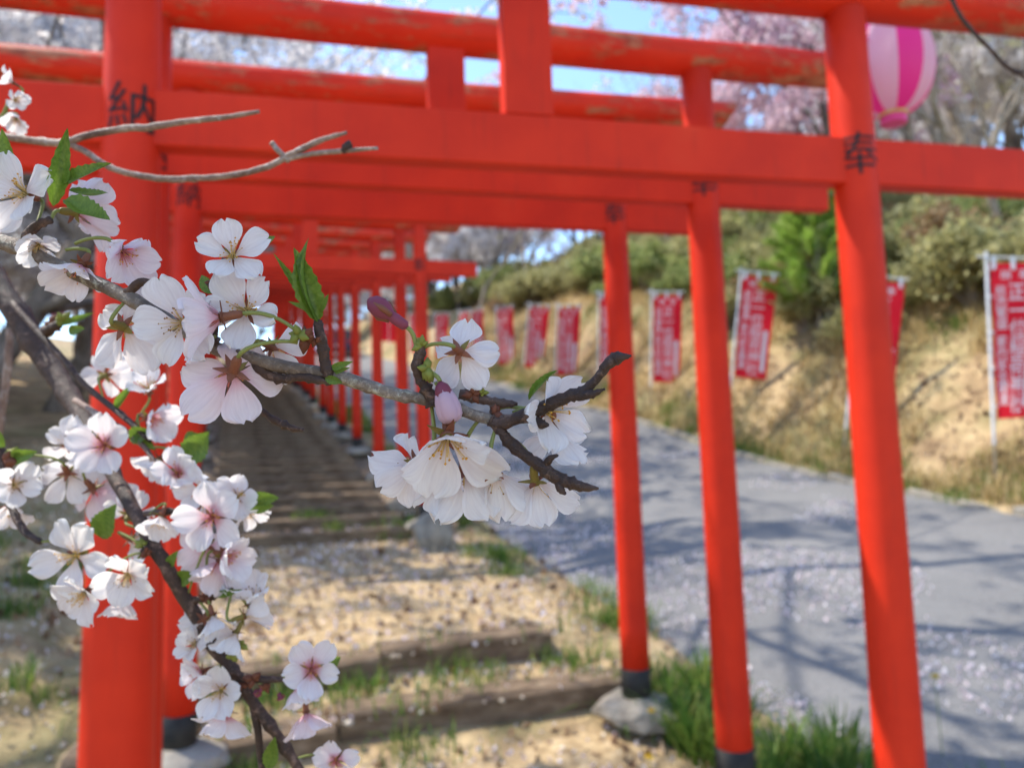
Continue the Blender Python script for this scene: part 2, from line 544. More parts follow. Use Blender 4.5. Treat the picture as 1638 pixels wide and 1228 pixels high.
def round_glyph(ch, size, radius, z, ang):
    """characters painted on a round post; facing -Y turned by ang"""
    v, f = get_glyph(ch, 0.0)
    bm = bmesh.new()
    vs = [bm.verts.new(p) for p in v]
    for q in f:
        try: bm.faces.new([vs[k] for k in q])
        except ValueError: pass
    for k in range(-8, 9):                    # cut into upright strips so that it can follow the round post
        bmesh.ops.bisect_plane(bm, geom=bm.verts[:] + bm.edges[:] + bm.faces[:], plane_co=(k * 0.06, 0, 0), plane_no=(1, 0, 0))
    bm.verts.index_update()
    v = [tuple(q.co) for q in bm.verts]
    f = [tuple(q.index for q in fc.verts) for fc in bm.faces]
    bm.free()
    out = []
    for p in v:
        a = p[0] * size / radius + ang - math.pi / 2
        out.append(((radius) * math.cos(a), (radius) * math.sin(a), z + p[1] * size))
    return mesh('lettering', out, f, M['ink'])

# ------------------------------------------------------------------ torii gates
GW, HN, HK = 2.37, 2.735, 3.335                # post spacing, heights of tie beam and top log
def post_mesh(rb, rt, h):
    b = MB()
    n = 14
    b.lathe([(rb + (rt - rb) * i / n, 0.17 + (h - 0.17) * i / n) for i in range(n + 1)], 28)
    return b.me('post', M['red_post'], True)
def foot_mesh(r):
    b = MB(); b.lathe([(r + 0.004, -0.03), (r + 0.004, 0.17), (r - 0.01, 0.178)], 28)
    return b.me('black_foot', M['black'], True)
RT, RB = 0.070, 0.079
me_post, me_foot = post_mesh(RB, RT, HK - 0.05), foot_mesh(RB)
b = MB(); b.box(-GW / 2 - 0.62, GW / 2 + 0.62, -0.036, 0.036, -0.082, 0.082, 0.006); me_nuki = b.me('tie_beam', M['red'])
b = MB(); b.box(-0.078, 0.078, -0.038, 0.038, 0.0825, HK - HN - 0.06, 0.004); me_strut = b.me('strut', M['red'])
def log_mesh(seed):
    L = GW / 2 + 0.76
    r = random.Random(seed)
    v, f, n, k = [], [], 20, 28
    for i in range(n + 1):
        x = -L + 2 * L * i / n
        rr = 0.086 * (1 + 0.012 * r.uniform(-1, 1))
        for j in range(k):
            a = 2 * math.pi * j / k
            xx = x + (0.045 * math.sin(a) * (1 if i == n else -1) if i in (0, n) else 0)
            v.append((xx, rr * math.cos(a), rr * math.sin(a) + 0.02 * (x / L) ** 2))
    for i in range(n):
        for j in range(k):
            j2 = (j + 1) % k
            f.append((i * k + j, i * k + j2, (i + 1) * k + j2, (i + 1) * k + j))
    f += [tuple(range(k))[::-1], tuple(n * k + j for j in range(k))]
    me = mesh('top_log', v, f, M['red_worn'], True)
    return me
me_logs = [log_mesh(i) for i in range(4)]
me_base = [rock(60 + i, 0.23, 0.20, 0.10, 'base_stone') for i in range(3)]
me_ho, me_na = round_glyph('奉', 0.160, RT + 0.0045, HN + 0.015, -0.42), round_glyph('納', 0.15, RT + 0.0045, HN + 0.0, 0.25)
me_post_big, me_foot_big = post_mesh(0.099, 0.070, HK - 0.05), foot_mesh(0.099)
me_na_big = round_glyph('納', 0.15, 0.0785, HN + 0.01, 0.27)
b = MB(); b.box(-GW / 2 - 0.62, GW / 2 + 0.78, -0.036, 0.036, -0.082, 0.082, 0.006); me_nuki_long = b.me('tie_beam', M['red'])
GATES = [((1.237, 2.634), 0.221, -1.764), ((0.914, 3.458), 0.240, -1.553), ((0.644, 4.438), 0.240, -1.378)]
for px, yaw in ((677, 0.30), (644, 0.32), (604, 0.34), (569.5, 0.35)):
    q = (px - CX) / F_PX
    Y = 2.02 / (UT.x * q + UT.y)
    s_, _ = to_st(q * Y, Y)
    GATES.append(((q * Y, Y), yaw, None))
s_ = to_st(*GATES[-1][0])[0]
for dlt in (1.65, 1.3, 1.5, 1.6, 1.5, 1.4, 1.6, 1.5, 1.6, 1.5, 1.7, 1.6, 1.8, 1.8):
    s_ += dlt
    GATES.append((st(s_, 2.0 + rnd.uniform(-0.04, 0.04)), 0.355 + rnd.uniform(-0.015, 0.015), None))
ORD = ['first', 'second', 'third', 'fourth', 'fifth', 'sixth', 'seventh', 'eighth', 'ninth', 'tenth', 'eleventh']
for i, ((gx, gy), yaw, gz) in enumerate(GATES):
    ss, tt = to_st(gx, gy)
    if gz is None:
        gz = zc(ss) + 0.06
        gz += {3: 0.16, 4: 0.14, 5: 0.12}.get(i, 0.07)
    else:
        gz += CAMZ
    ca, sa = math.cos(yaw), math.sin(yaw)
    g = empty('torii_gate', (gx - ca * GW / 2, gy - sa * GW / 2, gz), yaw)
    r = random.Random(i)
    if i < 11:
        extra = {0: 'from its foot', 2: 'just below the gravel landing', 3: 'at the foot of the stairs'}.get(i, '')
        lab = f'{ORD[i]} vermilion torii gate counted up the path ' + extra
    else:
        lab = 'small far vermilion torii gate high up the stairs'
    tag(g, lab.strip(), 'torii gate', 'torii gates over the path')
    for side in (-1, 1):
        X = side * GW / 2
        big = (i == 0 and side == -1)
        T = Matrix.Translation((X, 0, 0)) @ Matrix.Rotation(-side * 0.006, 4, 'Y')
        p = obj('post', me_post_big if big else me_post, g, T)
        up = 0.10 if i == 1 else 0.0           # the second gate stands on taller stones
        obj('black_foot', me_foot_big if big else me_foot, p, Matrix.Translation((0, 0, up)))
        if i < 11:
            obj('lettering', (me_na_big if big else me_na) if side < 0 else me_ho, p)
        if i < 14:
            obj('base_stone', me_base[(i + side) % 3], g, Matrix.Translation((X, 0, -0.065 + up)) @ Matrix.Rotation(r.uniform(0, 6), 4, 'Z') @ Matrix.Scale(1.25 if big else 1.0, 4))
    obj('tie_beam', me_nuki if i else me_nuki_long, g, Matrix.Translation((0, 0, HN)))
    obj('top_log', me_logs[i % 4], g, Matrix.Translation((0, 0, HK + {0: 0.018, 1: 0.015, 2: 0.045}.get(i, 0.0))) @ Matrix.Rotation(r.uniform(-0.006, 0.006), 4, 'Y') @ Matrix.Translation(({0: 0.12, 2: -0.2775}.get(i, 0), 0, 0)) @ Matrix.Diagonal(({0: 1.1, 2: 1.143}.get(i, 1), 1, 1, 1)))
    obj('strut', me_strut, g, Matrix.Translation((r.uniform(-0.02, 0.02), 0, HN)))

# ------------------------------------------------------------------ banners along the bank
FW, FH = 0.56, 1.74
def flag_pt(u, w, seed, curl):
    """u across from the pole, w down from the top (0..1) -> local place, facing -Y"""
    r = random.Random(seed)
    ph, am = r.uniform(0, 6), r.uniform(0.012, 0.03)
    x = u * FW * (1 - 0.62 * curl * w ** 1.6)
    y = am * (math.sin(5 * w + ph + 3 * u) * u + 0.4 * math.sin(11 * w + ph)) * (0.35 + w) - curl * 0.35 * (w ** 1.5) * u * (1 - 0.5 * u)
    z = -w * FH + 0.02 * curl * u
    return x, y, z
def flag_lettering(seed, curl):
    v, f = [], []
    def put(ch, cx, cw, sz, wide=1.0):
        gv, gf = get_glyph(ch, 0.0)
        n = len(v)
        for p in gv:
            X, Z = cx + p[0] * sz * wide, cw - p[1] * sz
            q = flag_pt(X / FW, Z / FH, seed, curl)
            v.append((q[0], q[1] - 0.006, q[2]))
        f.extend(tuple(k + n for k in q) for q in gf)
    put('納', 0.17, 0.13, 0.13); put('奉', 0.38, 0.13, 0.13)
    for k, ch in enumerate('正一位稲荷神社'):
        put(ch, 0.295, 0.33 + k * 0.208, 0.225)
    for k, ch in enumerate('商売繁盛'):
        put(ch, 0.105, 0.31 + k * 0.125, 0.135)
    for k, ch in enumerate('家内安全開運'):
        put(ch, 0.10, 0.88 + k * 0.130, 0.14)
    n = len(v)                                # the blank white name strip
    N = 14
    for k in range(N + 1):
        for X in (0.43, 0.50):
            Z = 0.92 + 0.70 * k / N
            q = flag_pt(X / FW, Z / FH, seed, curl)
            v.append((q[0], q[1] - 0.006, q[2]))
    f += [(n + 2 * k, n + 2 * k + 1, n + 2 * k + 3, n + 2 * k + 2) for k in range(N)]
    return mesh('lettering', v, f, M['white_ink'])
def banner(foot, height, yaw, lean, seed, curl, label, fine):
    e = empty('banner', foot)
    e.matrix_local = Matrix.Translation(foot) @ Matrix.Rotation(yaw, 4, 'Z') @ Matrix.Rotation(lean, 4, 'Y')
    tag(e, label, 'banner', 'red banners along the bank')
    b = MB(); b.tube([(0, 0, -0.25), (0, 0, 0.55)], 0.009, 8); obj('stake', b.me('stake', M['steel']), e)
    b = MB(); b.tube([(0, 0, 0.42), (0, 0, height)], 0.0165, 10)
    for zz in (0.75, 1.45):
        b.tube([(0, 0, zz), (0, 0, zz + 0.03)], 0.021, 10)
    b.lathe([(0.001, height + 0.025), (0.02, height + 0.012), (0.02, height), (0.012, height - 0.01)], 10)
    obj('pole', b.me('pole', M['white_pole']), e)
    b = MB(); b.tube([(-0.10, 0, height - 0.035), (FW + 0.06, 0, height - 0.045)], 0.010, 8)
    b.lathe([(0.001, -0.02), (0.022, -0.008), (0.022, 0.01), (0.001, 0.02)], 8, Matrix.Translation((FW + 0.06, 0, height - 0.045)))
    obj('crossbar', b.me('crossbar', M['white_pole']), e)
    top = height - 0.11
    v, f = [], []
    nu, nw = 8, 24
    for jj in range(nw + 1):
        for ii in range(nu + 1):
            v.append(flag_pt(ii / nu, jj / nw, seed, curl))
    for jj in range(nw):
        for ii in range(nu):
            a = jj * (nu + 1) + ii
            f.append((a, a + 1, a + nu + 2, a + nu + 1))
    c = obj('cloth', mesh('cloth', v, f, M['flag'], True), e, Matrix.Translation((0.04, 0, top)))
    if fine:
        obj('lettering', flag_lettering(seed, curl), c)
    loop = MB()
    loop.tube([(-0.045, 0, 0.0), (-0.04, -0.018, 0), (0.012, -0.012, 0), (0.02, 0, 0), (0.012, 0.012, 0), (-0.04, 0.018, 0), (-0.045, 0, 0)], 0.012, 5)
    lm = loop.me('loop', M['white_pole'])
    for zz in ((0.06, 0.38, 0.78, 1.18, 1.60) if fine else (0.1, 0.8, 1.6)):
        obj('loop', lm, e, Matrix.Translation((0.035, 0, top - zz)))
    lt = MB(); lt.box(-0.022, 0.022, -0.012, 0.012, -0.07, 0.085, 0.006)
    tm = lt.me('loop', M['white_pole'])
    for xx in (0.06, 0.28, 0.52):
        obj('loop', tm, e, Matrix.Translation((0.02 + xx, 0, top)))
FL = [(1581, 2.55, 0.02, 0.042, 1.0), (1341, 2.62, -0.05, 0.165, 0.1), (1160, 2.71, -0.10, 0.14, 0.12), (1040, 2.36, -0.12, 0.05, 0.15), (957, 2.38, -0.1, 0.04, 0.1), (888, 2.17, -0.2, 0.06, 0.2),
      (836, 2.15, -0.2, 0.12, 0.15), (797, 2.14, -0.45, -0.01, 0.1), (757, 2.1, -0.7, -0.03, 0.2), (735, 2.1, -0.85, 0.02, 0.1), (695, 2.1, -0.3, 0.03, 0.15), (655, 2.1, -0.3, 0.0, 0.1), (622, 2.4, -0.25, 0.02, 0.1), (608, 2.4, -0.25, 0.02, 0.1)]
ORD2 = ORD + ['twelfth', 'thirteenth', 'fourteenth']
for i, (px, h, yaw, lean, curl) in enumerate(FL):
    q = (px - CX) / F_PX
    T = 7.88
    Y = T / (UT.x * q + UT.y)
    ss, tt = to_st(q * Y, Y)
    z = ground_z(ss, tt)
    extra = {0: ', cloth twisted by wind', 1: ', on a tilted pole', 2: ', fully unfurled'}.get(i, '')
    banner((q * Y, Y, z - 0.02), h, yaw, lean, 100 + i, curl, f'{ORD2[i]} red banner counted up the lane from its lower end{extra}', i < 12)

# ------------------------------------------------------------------ lanterns
def mat_lantern():
    mt, nt, b, out = new_mat('paper_lantern')
    sp = nt.nodes.new('ShaderNodeSeparateXYZ')
    nt.links.new(coords(nt), sp.inputs[0])
    at = nt.nodes.new('ShaderNodeMath'); at.operation = 'ARCTAN2'
    nt.links.new(sp.outputs[1], at.inputs[0]); nt.links.new(sp.outputs[0], at.inputs[1])
    ml = nt.nodes.new('ShaderNodeMath'); ml.operation = 'MULTIPLY_ADD'
    ml.inputs[1].default_value = 5.0; ml.inputs[2].default_value = 3.0
    nt.links.new(at.outputs[0], ml.inputs[0])
    sn = nt.nodes.new('ShaderNodeMath'); sn.operation = 'SINE'
    nt.links.new(ml.outputs[0], sn.inputs[0])
    c = ramp(nt, sn.outputs[0], [(0.0, (0.86, 0.68, 0.74)), (0.02, (0.92, 0.06, 0.38))], 'CONSTANT')
    nt.links.new(c, b.inputs['Base Color'])
    b.inputs['Roughness'].default_value = 0.45
    translucent(mt, nt, b, out, c, 0.6)
    return mt
M['lantern'] = mat_lantern()
M['gold'] = mat_noise('gold_trim', [(0.3, (0.62, 0.42, 0.10)), (0.7, (0.75, 0.55, 0.2))], 30, 0.4)
M['pinkrim'] = mat_noise('pink_rim', [(0.3, (0.70, 0.05, 0.22)), (0.7, (0.80, 0.08, 0.3))], 30, 0.5)
M['wire'] = mat_noise('black_wire', [(0.3, (0.02, 0.02, 0.02)), (0.7, (0.05, 0.05, 0.05))], 30, 0.6)
def lantern(c, rad, hh, label, cord, wire=None):
    c = Vector(c)
    e = empty('paper_lantern', c)
    tag(e, label, 'lantern')
    b = MB(); prof = []
    n = 44
    for i in range(n + 1):
        a = -math.pi / 2 + math.pi * i / n
        a *= 0.86
        prof.append((rad * math.cos(a) ** 0.8 * (1 + (0.006 if i % 2 else -0.006)), hh * math.sin(a)))
    b.lathe(prof, 40, None, False)
    obj('shade', b.me('shade', M['lantern'], True), e)
    r0, z0 = prof[0][0], prof[0][1]
    for z, s_ in ((z0, -1), (-z0, 1)):
        b = MB(); b.lathe([(r0 + 0.004, z - 0.012), (r0 + 0.008, z - 0.012), (r0 + 0.008, z + 0.012), (r0 + 0.004, z + 0.012)], 28); obj('trim_ring', b.me('trim_ring', M['gold']), e)
        b = MB(); b.lathe([(r0 * 1.0, z + s_ * 0.012), (r0 * 1.05, z + s_ * 0.02), (r0 * 1.02, z + s_ * 0.05), (r0 * 0.6, z + s_ * 0.055)], 28); obj('rim', b.me('rim', M['pinkrim']), e)
    b = MB(); b.tube([(0, 0, -z0), (0, 0, -z0 + cord)], 0.004, 6); obj('cord', b.me('cord', M['wire']), e)
    if wire:
        b = MB()
        top = Vector((0, 0, -z0 + cord))
        pts = [Vector(wire[0]) - c, (Vector(wire[0]) - c).lerp(top, 0.5) - Vector((0, 0, 0.03)), top, (Vector(wire[1]) - c).lerp(top, 0.5) - Vector((0, 0, 0.03)), Vector(wire[1]) - c]
        b.tube(pts, 0.004, 6); obj('hanging_wire', b.me('hanging_wire', M['wire']), e)
lc = pix(1423, 106, 3.94)
wl, wr = st(3.0, -2.6), st(3.0, 9.0)
zl = lc.z + 0.16 + 0.62
lantern(lc, 0.208, 0.262, 'pink and white striped round lantern hanging behind the first gate', 0.62, ((-3.9, 4.45, 5.6), (9.6, 8.2, 6.6)))
lc2 = pix(92, 505, 15.0)
lantern(lc2, 0.13, 0.165, 'tiny pink lantern hanging among the trees beyond the path', 0.5, None)
LANTERN_TOPS = [(lc.x, lc.y, lc.z + 0.24 + 0.62), (lc2.x, lc2.y, lc2.z + 0.66)]

# ------------------------------------------------------------------ car at the top of the lane
def car(mw):
    e = empty('parked_car')
    e.matrix_local = mw
    tag(e, 'dark blue hatchback with red tail lamps at the top of the lane', 'car')
    paint = mat_noise('dark_blue_paint', [(0.3, (0.012, 0.018, 0.05)), (0.7, (0.02, 0.03, 0.075))], 3, 0.25, spec=0.5)
    glass = mat_noise('car_glass', [(0.3, (0.02, 0.025, 0.03)), (0.7, (0.04, 0.05, 0.06))], 3, 0.08, spec=0.6)
    lamp = mat_noise('tail_lamp', [(0.3, (0.65, 0.01, 0.015)), (0.7, (0.75, 0.02, 0.03))], 3, 0.2)
    rub = mat_noise('tyre_rubber', [(0.3, (0.015, 0.015, 0.015)), (0.7, (0.03, 0.03, 0.03))], 9, 0.8)
    prof = [(-2.0, 0.28), (-2.06, 0.6), (-1.98, 0.95), (-1.55, 1.46), (-0.3, 1.52), (0.45, 1.42), (1.15, 0.98), (1.9, 0.86), (2.05, 0.55), (2.0, 0.28)]
    v, f = [], []
    for k, (xw, sc_) in enumerate(((-0.80, 0.97), (-0.74, 1.0), (0.74, 1.0), (0.80, 0.97))):
        for (yy, zz) in prof:
            tap = 1 - 0.16 * max(0, zz - 0.95) / 0.55
            v.append((xw * tap * (1.05 if abs(xw) > 0.78 else 1), yy * sc_, 0.28 + (zz - 0.28) * sc_))
    n = len(prof)
    for k in range(3):
        for j in range(n):
            j2 = (j + 1) % n
            f.append((k * n + j, k * n + j2, (k + 1) * n + j2, (k + 1) * n + j))
    f += [tuple(range(n)), tuple(3 * n + j for j in range(n))[::-1]]
    obj('body', mesh('body', v, f, paint), e)
    b = MB(); b.add([(-0.60, -1.93, 1.02), (0.60, -1.93, 1.02), (0.52, -1.63, 1.40), (-0.52, -1.63, 1.40)], [(0, 1, 2, 3)]); obj('rear_window', b.me('rear_window', glass), e)
    for sx in (-1, 1):
        b = MB(); b.box(sx * 0.62 - 0.13, sx * 0.62 + 0.13, -2.09, -1.95, 0.76, 0.98, 0.02); obj('tail_lamp', b.me('tail_lamp', lamp), e)
        for yy in (-1.3, 1.35):
            b = MB(); b.lathe([(0.16, -0.11), (0.30, -0.10), (0.31, 0), (0.30, 0.10), (0.16, 0.11)], 20, Matrix.Translation((sx * 0.74, yy, 0.31)) @ Matrix.Rotation(math.pi / 2, 4, 'Y'))
            obj('wheel', b.me('wheel', rub, True), e)
    b = MB(); b.box(-0.82, 0.82, -2.12, -2.0, 0.36, 0.58, 0.03); obj('bumper', b.me('bumper', paint), e)
    b = MB(); b.box(-0.24, 0.24, -2.14, -2.115, 0.60, 0.72); obj('number_plate', b.me('number_plate', M['white_pole']), e)
cx_, cy_ = st(42.5, 5.6)
cyaw = HEAD
o_z = road_z(42.5, 5.6) + 0.02
car(Matrix.Translation((cx_, cy_, o_z)) @ Matrix.Rotation(cyaw, 4, 'Z') @ Matrix.Rotation(math.atan(0.178), 4, 'X'))
# ------------------------------------------------------------------ trees
def quads(P, size, seed, aspect=1.0, up=0.0, vary=0.35):
    """small random leaf-like quads at points P -> verts, faces"""
    g = np.random.default_rng(seed)
    n = len(P)
    a = g.normal(size=(n, 3)); a[:, 2] += up
    a /= np.linalg.norm(a, axis=1, keepdims=True)
    b = g.normal(size=(n, 3))
    b -= a * (a * b).sum(1, keepdims=True)
    b /= np.linalg.norm(b, axis=1, keepdims=True)
    s = size * (1 + vary * g.normal(size=(n, 1))).clip(0.4, 2)
    A, B = a * s * aspect, b * s
    P = np.asarray(P)
    cn = np.cross(a, b) * s * 0.25
    v = np.stack([P - A * 0.5, P - B * 0.5 + cn, P + A * 0.5, P + B * 0.5 + cn], 1).reshape(-1, 3)
    f = np.arange(4 * n).reshape(n, 4)
    return v, f
def grow(seed, trunk_h, lean, levels, kids, length, spread, r0, droop=0.0, shrink=0.74, upward=0.25):
    """skeleton: rows (p0, p1, r0, r1, level)"""
    r = random.Random(seed)
    segs = []
    def limb(p, d, L, rad, lev):
        n = 4 if lev < 2 else 3
        pts = [p]
        dd = d.copy()
        for i in range(n):
            dd = (dd + Vector((r.gauss(0, 0.16), r.gauss(0, 0.16), r.gauss(0, 0.10) + (upward * 0.25 if lev < 3 else -droop)))).normalized()
            pts.append(pts[-1] + dd * (L / n))
        r1 = rad * 0.62
        for i in range(n):
            segs.append((pts[i], pts[i + 1], rad + (r1 - rad) * i / n, rad + (r1 - rad) * (i + 1) / n, lev))
        if lev < levels:
            k = kids[min(lev, len(kids) - 1)]
            a0 = r.uniform(0, 6.3)
            for j in range(k):
                fr = 1.0 if j == 0 else r.uniform(0.35, 0.95)
                q = pts[0].lerp(pts[-1], 0) if False else pts[min(n, max(1, int(round(fr * n))))]
                ax = dd.orthogonal().normalized()
                ax.rotate(Quaternion(dd, a0 + j * 2.4 + r.uniform(-0.4, 0.4)))
                nd = (dd * math.cos(spread) + ax * math.sin(spread)) if j else (dd + ax * 0.25)
                limb(q, nd.normalized(), L * shrink * r.uniform(0.75, 1.15), r1 * (0.95 if j == 0 else r.uniform(0.6, 0.85)), lev + 1)
    limb(Vector((0, 0, -0.15)), Vector((lean[0], lean[1], 1)).normalized(), trunk_h, r0, 0)
    if not segs:
        return segs
    return segs
def wood_mesh(segs, name, mat, nmin=3, maxlev=99):
    b = MB()
    for p0, p1, ra, rb, lev in segs:
        if lev > maxlev: continue
        b.tube([p0, p1], [ra, rb], 9 if lev == 0 else 6 if lev < 2 else nmin, cap=False)
    return b.me(name, mat, True)
def crown_points(segs, n, lev0, sig, seed, csig=0.05):
    g = np.random.default_rng(seed)
    S = [s for s in segs if s[4] >= lev0]
    L = np.array([(s[1] - s[0]).length for s in S]); L /= L.sum()
    idx = g.choice(len(S), n, p=L)
    A = np.array([tuple(S[i][0]) for i in idx]); B = np.array([tuple(S[i][1]) for i in idx])
    P = A + (B - A) * g.random((n, 1)) + g.normal(size=(n, 3)) * sig
    k = 6                                     # flowers stand in round bunches
    return (P[:n // k, None, :] + g.normal(size=(n // k, k, 3)) * csig).reshape(-1, 3)
def cherry_kind(seed, trunk_h, lean, length, spread, n, size, mat, levels=5, kids=(4, 3, 3, 3, 3), droop=0.05, sig=0.10, lev0=3, r0=0.115, shrink=0.74, zlow=2.0):
    segs = grow(seed, trunk_h, lean, levels, kids, length, spread, r0, droop, shrink)
    segs = [q for q in segs if q[4] < 2 or min(q[0].z, q[1].z) > zlow - 0.1]
    w = wood_mesh(segs, 'trunk', M['bark'])
    P = crown_points(segs, n, lev0, sig, seed)
    v, f = quads(P[P[:, 2] > zlow], size, seed)
    c = mesh('crown', v, f, mat)
    return w, c, segs
CHERRY = [cherry_kind(11, 2.4, (0.15, 0.05), 2, 0.80, 34000, 0.085, M['blossom']),
          cherry_kind(12, 2.3, (-0.1, 0.1), 2, 0.72, 34000, 0.085, M['blossom']),
          cherry_kind(13, 2.6, (0.05, -0.2), 2, 0.75, 34000, 0.085, M['blossom'])]
WIDE = [cherry_kind(51, 4.3, (0.42, 0.10), 3, 0.95, 24000, 0.065, M['blossom'], 5, (5, 4, 3, 3, 3), 0.03, 0.11, 3, 0.2, 0.72, 4.4), cherry_kind(54, 4.0, (0.40, -0.10), 3, 0.95, 24000, 0.065, M['blossom'], 5, (5, 4, 3, 3, 3), 0.03, 0.11, 3, 0.2, 0.72, 4.4)]
PINKS = [cherry_kind(21, 2.6, (0.1, 0.1), 2, 0.7, 11000, 0.09, M['pink_blossom'], droop=0.25)]
BARE = []
for sd in (31, 32, 33):
    sg = grow(sd, 2.6, (0.1 * (sd - 32), 0.05), 6, (3, 3, 3, 3, 2, 3), 2, 0.55, 0.10, -0.02, 0.76, 0.5)
    w = wood_mesh(sg, 'trunk', M['bare_twig'])
    v, f = quads(crown_points(sg, 1500, 5, 0.08, sd), 0.05, sd)
    BARE.append((w, mesh('crown', v, f, M['shrub'] if sd == 32 else M['blossom']), sg))
def plant_tree(kind, s, t, sc, rot, label, group, name='cherry_tree'):
    x, y = st(s, t)
    e = empty(name, (x, y, ground_z(s, t) - 0.05))
    e.matrix_local = Matrix.Translation((x, y, ground_z(s, t) - 0.05)) @ Matrix.Rotation(rot, 4, 'Z') @ Matrix.Scale(sc, 4)
    tag(e, label, 'tree', group)
    obj('trunk', kind[0], e); obj('crown', kind[1], e)
    return e
k = 0
# left of the path, up the hill
for (s, t, sc) in ((16.5, -5.5, 1.75), (22.5, -5.2, 1.75), (36, -3.4, 1.3), (14, -7.5, 1.5), (19.5, -9, 1.6), (26, -8.5, 1.7), (38, -6, 1.3), (14, -12.5, 1.6), (22, -14, 1.7), (31, -11, 1.8)):
    plant_tree(CHERRY[k % 3], s, t, sc, k * 1.3 + 0.6, 'white flowering cherry tree on the far side of the stairs from the lane', 'white cherry trees beside the stairs'); k += 1
for i, (s, t, sc) in enumerate(((13.6, -4.0, 1.25), (18.5, -3.4, 1.35), (23, -3.2, 1.4), (28, -3.4, 1.35))):
    plant_tree(WIDE[i % 2], s, t, sc, HEAD + 0.25 * (i % 3 - 1), 'wide cherry tree whose white boughs reach over the torii gates', 'wide white cherry trees over the gates')
for (s, t, sc) in ((52, 4.5, 1.2), (49, 9.5, 1.4), (55, -4, 1.3), (60, 2, 1.5), (62, 10, 1.8), (37, 9.8, 1.35), (41, 10.5, 1.5), (47, 14, 1.6)):
    plant_tree(CHERRY[k % 3], s, t, sc, k * 1.7, 'white flowering cherry tree at the top of the lane', 'white cherry trees at the hilltop'); k += 1
for (s, t, sc) in ((12.8, 13.2, 1.25), (15.2, 14.6, 1.3), (32, 15.5, 1.2), (36, 12.5, 1.1)):
    plant_tree(PINKS[0], s, t, sc, k * 1.1, 'pale pink drooping cherry tree above the bank', 'pink cherry trees above the bank'); k += 1
for (s, t, sc) in ((9.6, 12.9, 0.95), (10.8, 13.6, 1.0), (12, 15.0, 1.1), (13.4, 16.0, 1.2), (14.8, 17.0, 1.2), (14.3, 18.6, 1.3), (16.6, 17.8, 1.2), (16.2, 20.2, 1.4), (18.8, 20.2, 1.4), (17.8, 14.2, 1.0), (20, 12.8, 0.8), (23, 12.0, 0.8), (25, 17, 1.0), (28.5, 11.3, 1.0), (31, 10.6, 1.1), (34, 11, 1.2), (22, 15.5, 0.9), (27, 13, 0.9), (26, 10.4, 0.8), (29.5, 9.6, 0.9), (36, 9.4, 1.1), (38, 11.5, 1.2), (33, 13, 1.1)):
    plant_tree(BARE[k % 3], s, t, sc, k * 1.9, 'bare grey-brown tree with fine twigs above the bank', 'bare trees above the bank', 'bare_tree'); k += 1
for (s, t, sc) in ((15.5, 21.5, 1.45), (18, 23, 1.5), (20.5, 24, 1.5), (19, 27.5, 1.7), (23, 27, 1.6), (13.6, 19.6, 1.2)):
    plant_tree(CHERRY[k % 3], s, t, sc, k * 1.9, 'white cherry tree standing behind the bare trees on the bank', 'white cherry trees behind the bare trees'); k += 1

for (s, t, sc) in ((45, 8.8, 1.0), (53, 8, 1.2), (44, 12.5, 1.2), (50, -1.5, 1.1), (39, 14, 1.1), (34, 10.2, 0.9), (20, -11, 1.0), (16.5, -10, 0.95), (25, -13, 1.1), (30, -15, 1.2), (34, -8, 1.0), (12.5, -13.5, 1.0), (18, -17, 1.3)):
    lab = ('low white cherry tree closing the view at the top of the lane', 'low white cherry trees at the hilltop') if t > -6 else ('low white cherry tree farther from the stairs than the tall ones', 'low white cherry trees beyond the stairs')
    plant_tree(CHERRY[k % 3], s, t, sc, k * 1.7, *lab); k += 1
# the tree whose bough hangs over the first gates and dapples the lane
segs = grow(51, 4.3, (0.42, 0.10), 5, (5, 4, 3, 3, 3), 3, 0.95, 0.2, 0.03, 0.72, 0.3)
tx, ty = -4.6, 4.4
ts, tt = to_st(tx, ty)
tz = ground_z(ts, tt)
def outside(p, mg=60):
    """the boughs of this tree spread above the part of the place the view takes in"""
    w = Vector((tx, ty, tz - 0.1)) + p * 1.45 - CAM
    d = w.dot(FWD)
    if d < 0.1: return True
    x, y = CX + F_PX * w.dot(RIGHT) / d, CY - F_PX * w.dot(UP) / d
    return y < -mg or x < -mg or x > W_PX + mg
segs = [q for q in segs if outside(q[0]) and outside(q[1])]
ov = empty('cherry_tree', (tx, ty, tz - 0.1))
tag(ov, 'tall flowering cherry tree whose boughs shade the first gates and lane', 'tree')
ov.matrix_local = Matrix.Translation((tx, ty, tz - 0.1)) @ Matrix.Scale(1.45, 4)
obj('trunk', wood_mesh(segs, 'trunk', M['bark']), ov)
PP = crown_points(segs, 15000, 3, 0.10, 51, 0.03)
PP = np.array([p for p in PP if outside(Vector(p), 10)])
v, f = quads(PP, 0.038, 51)
obj('crown', mesh('crown', v, f, M['blossom']), ov)
OVER = (segs, Vector((tx, ty, tz - 0.1)), 1.45)

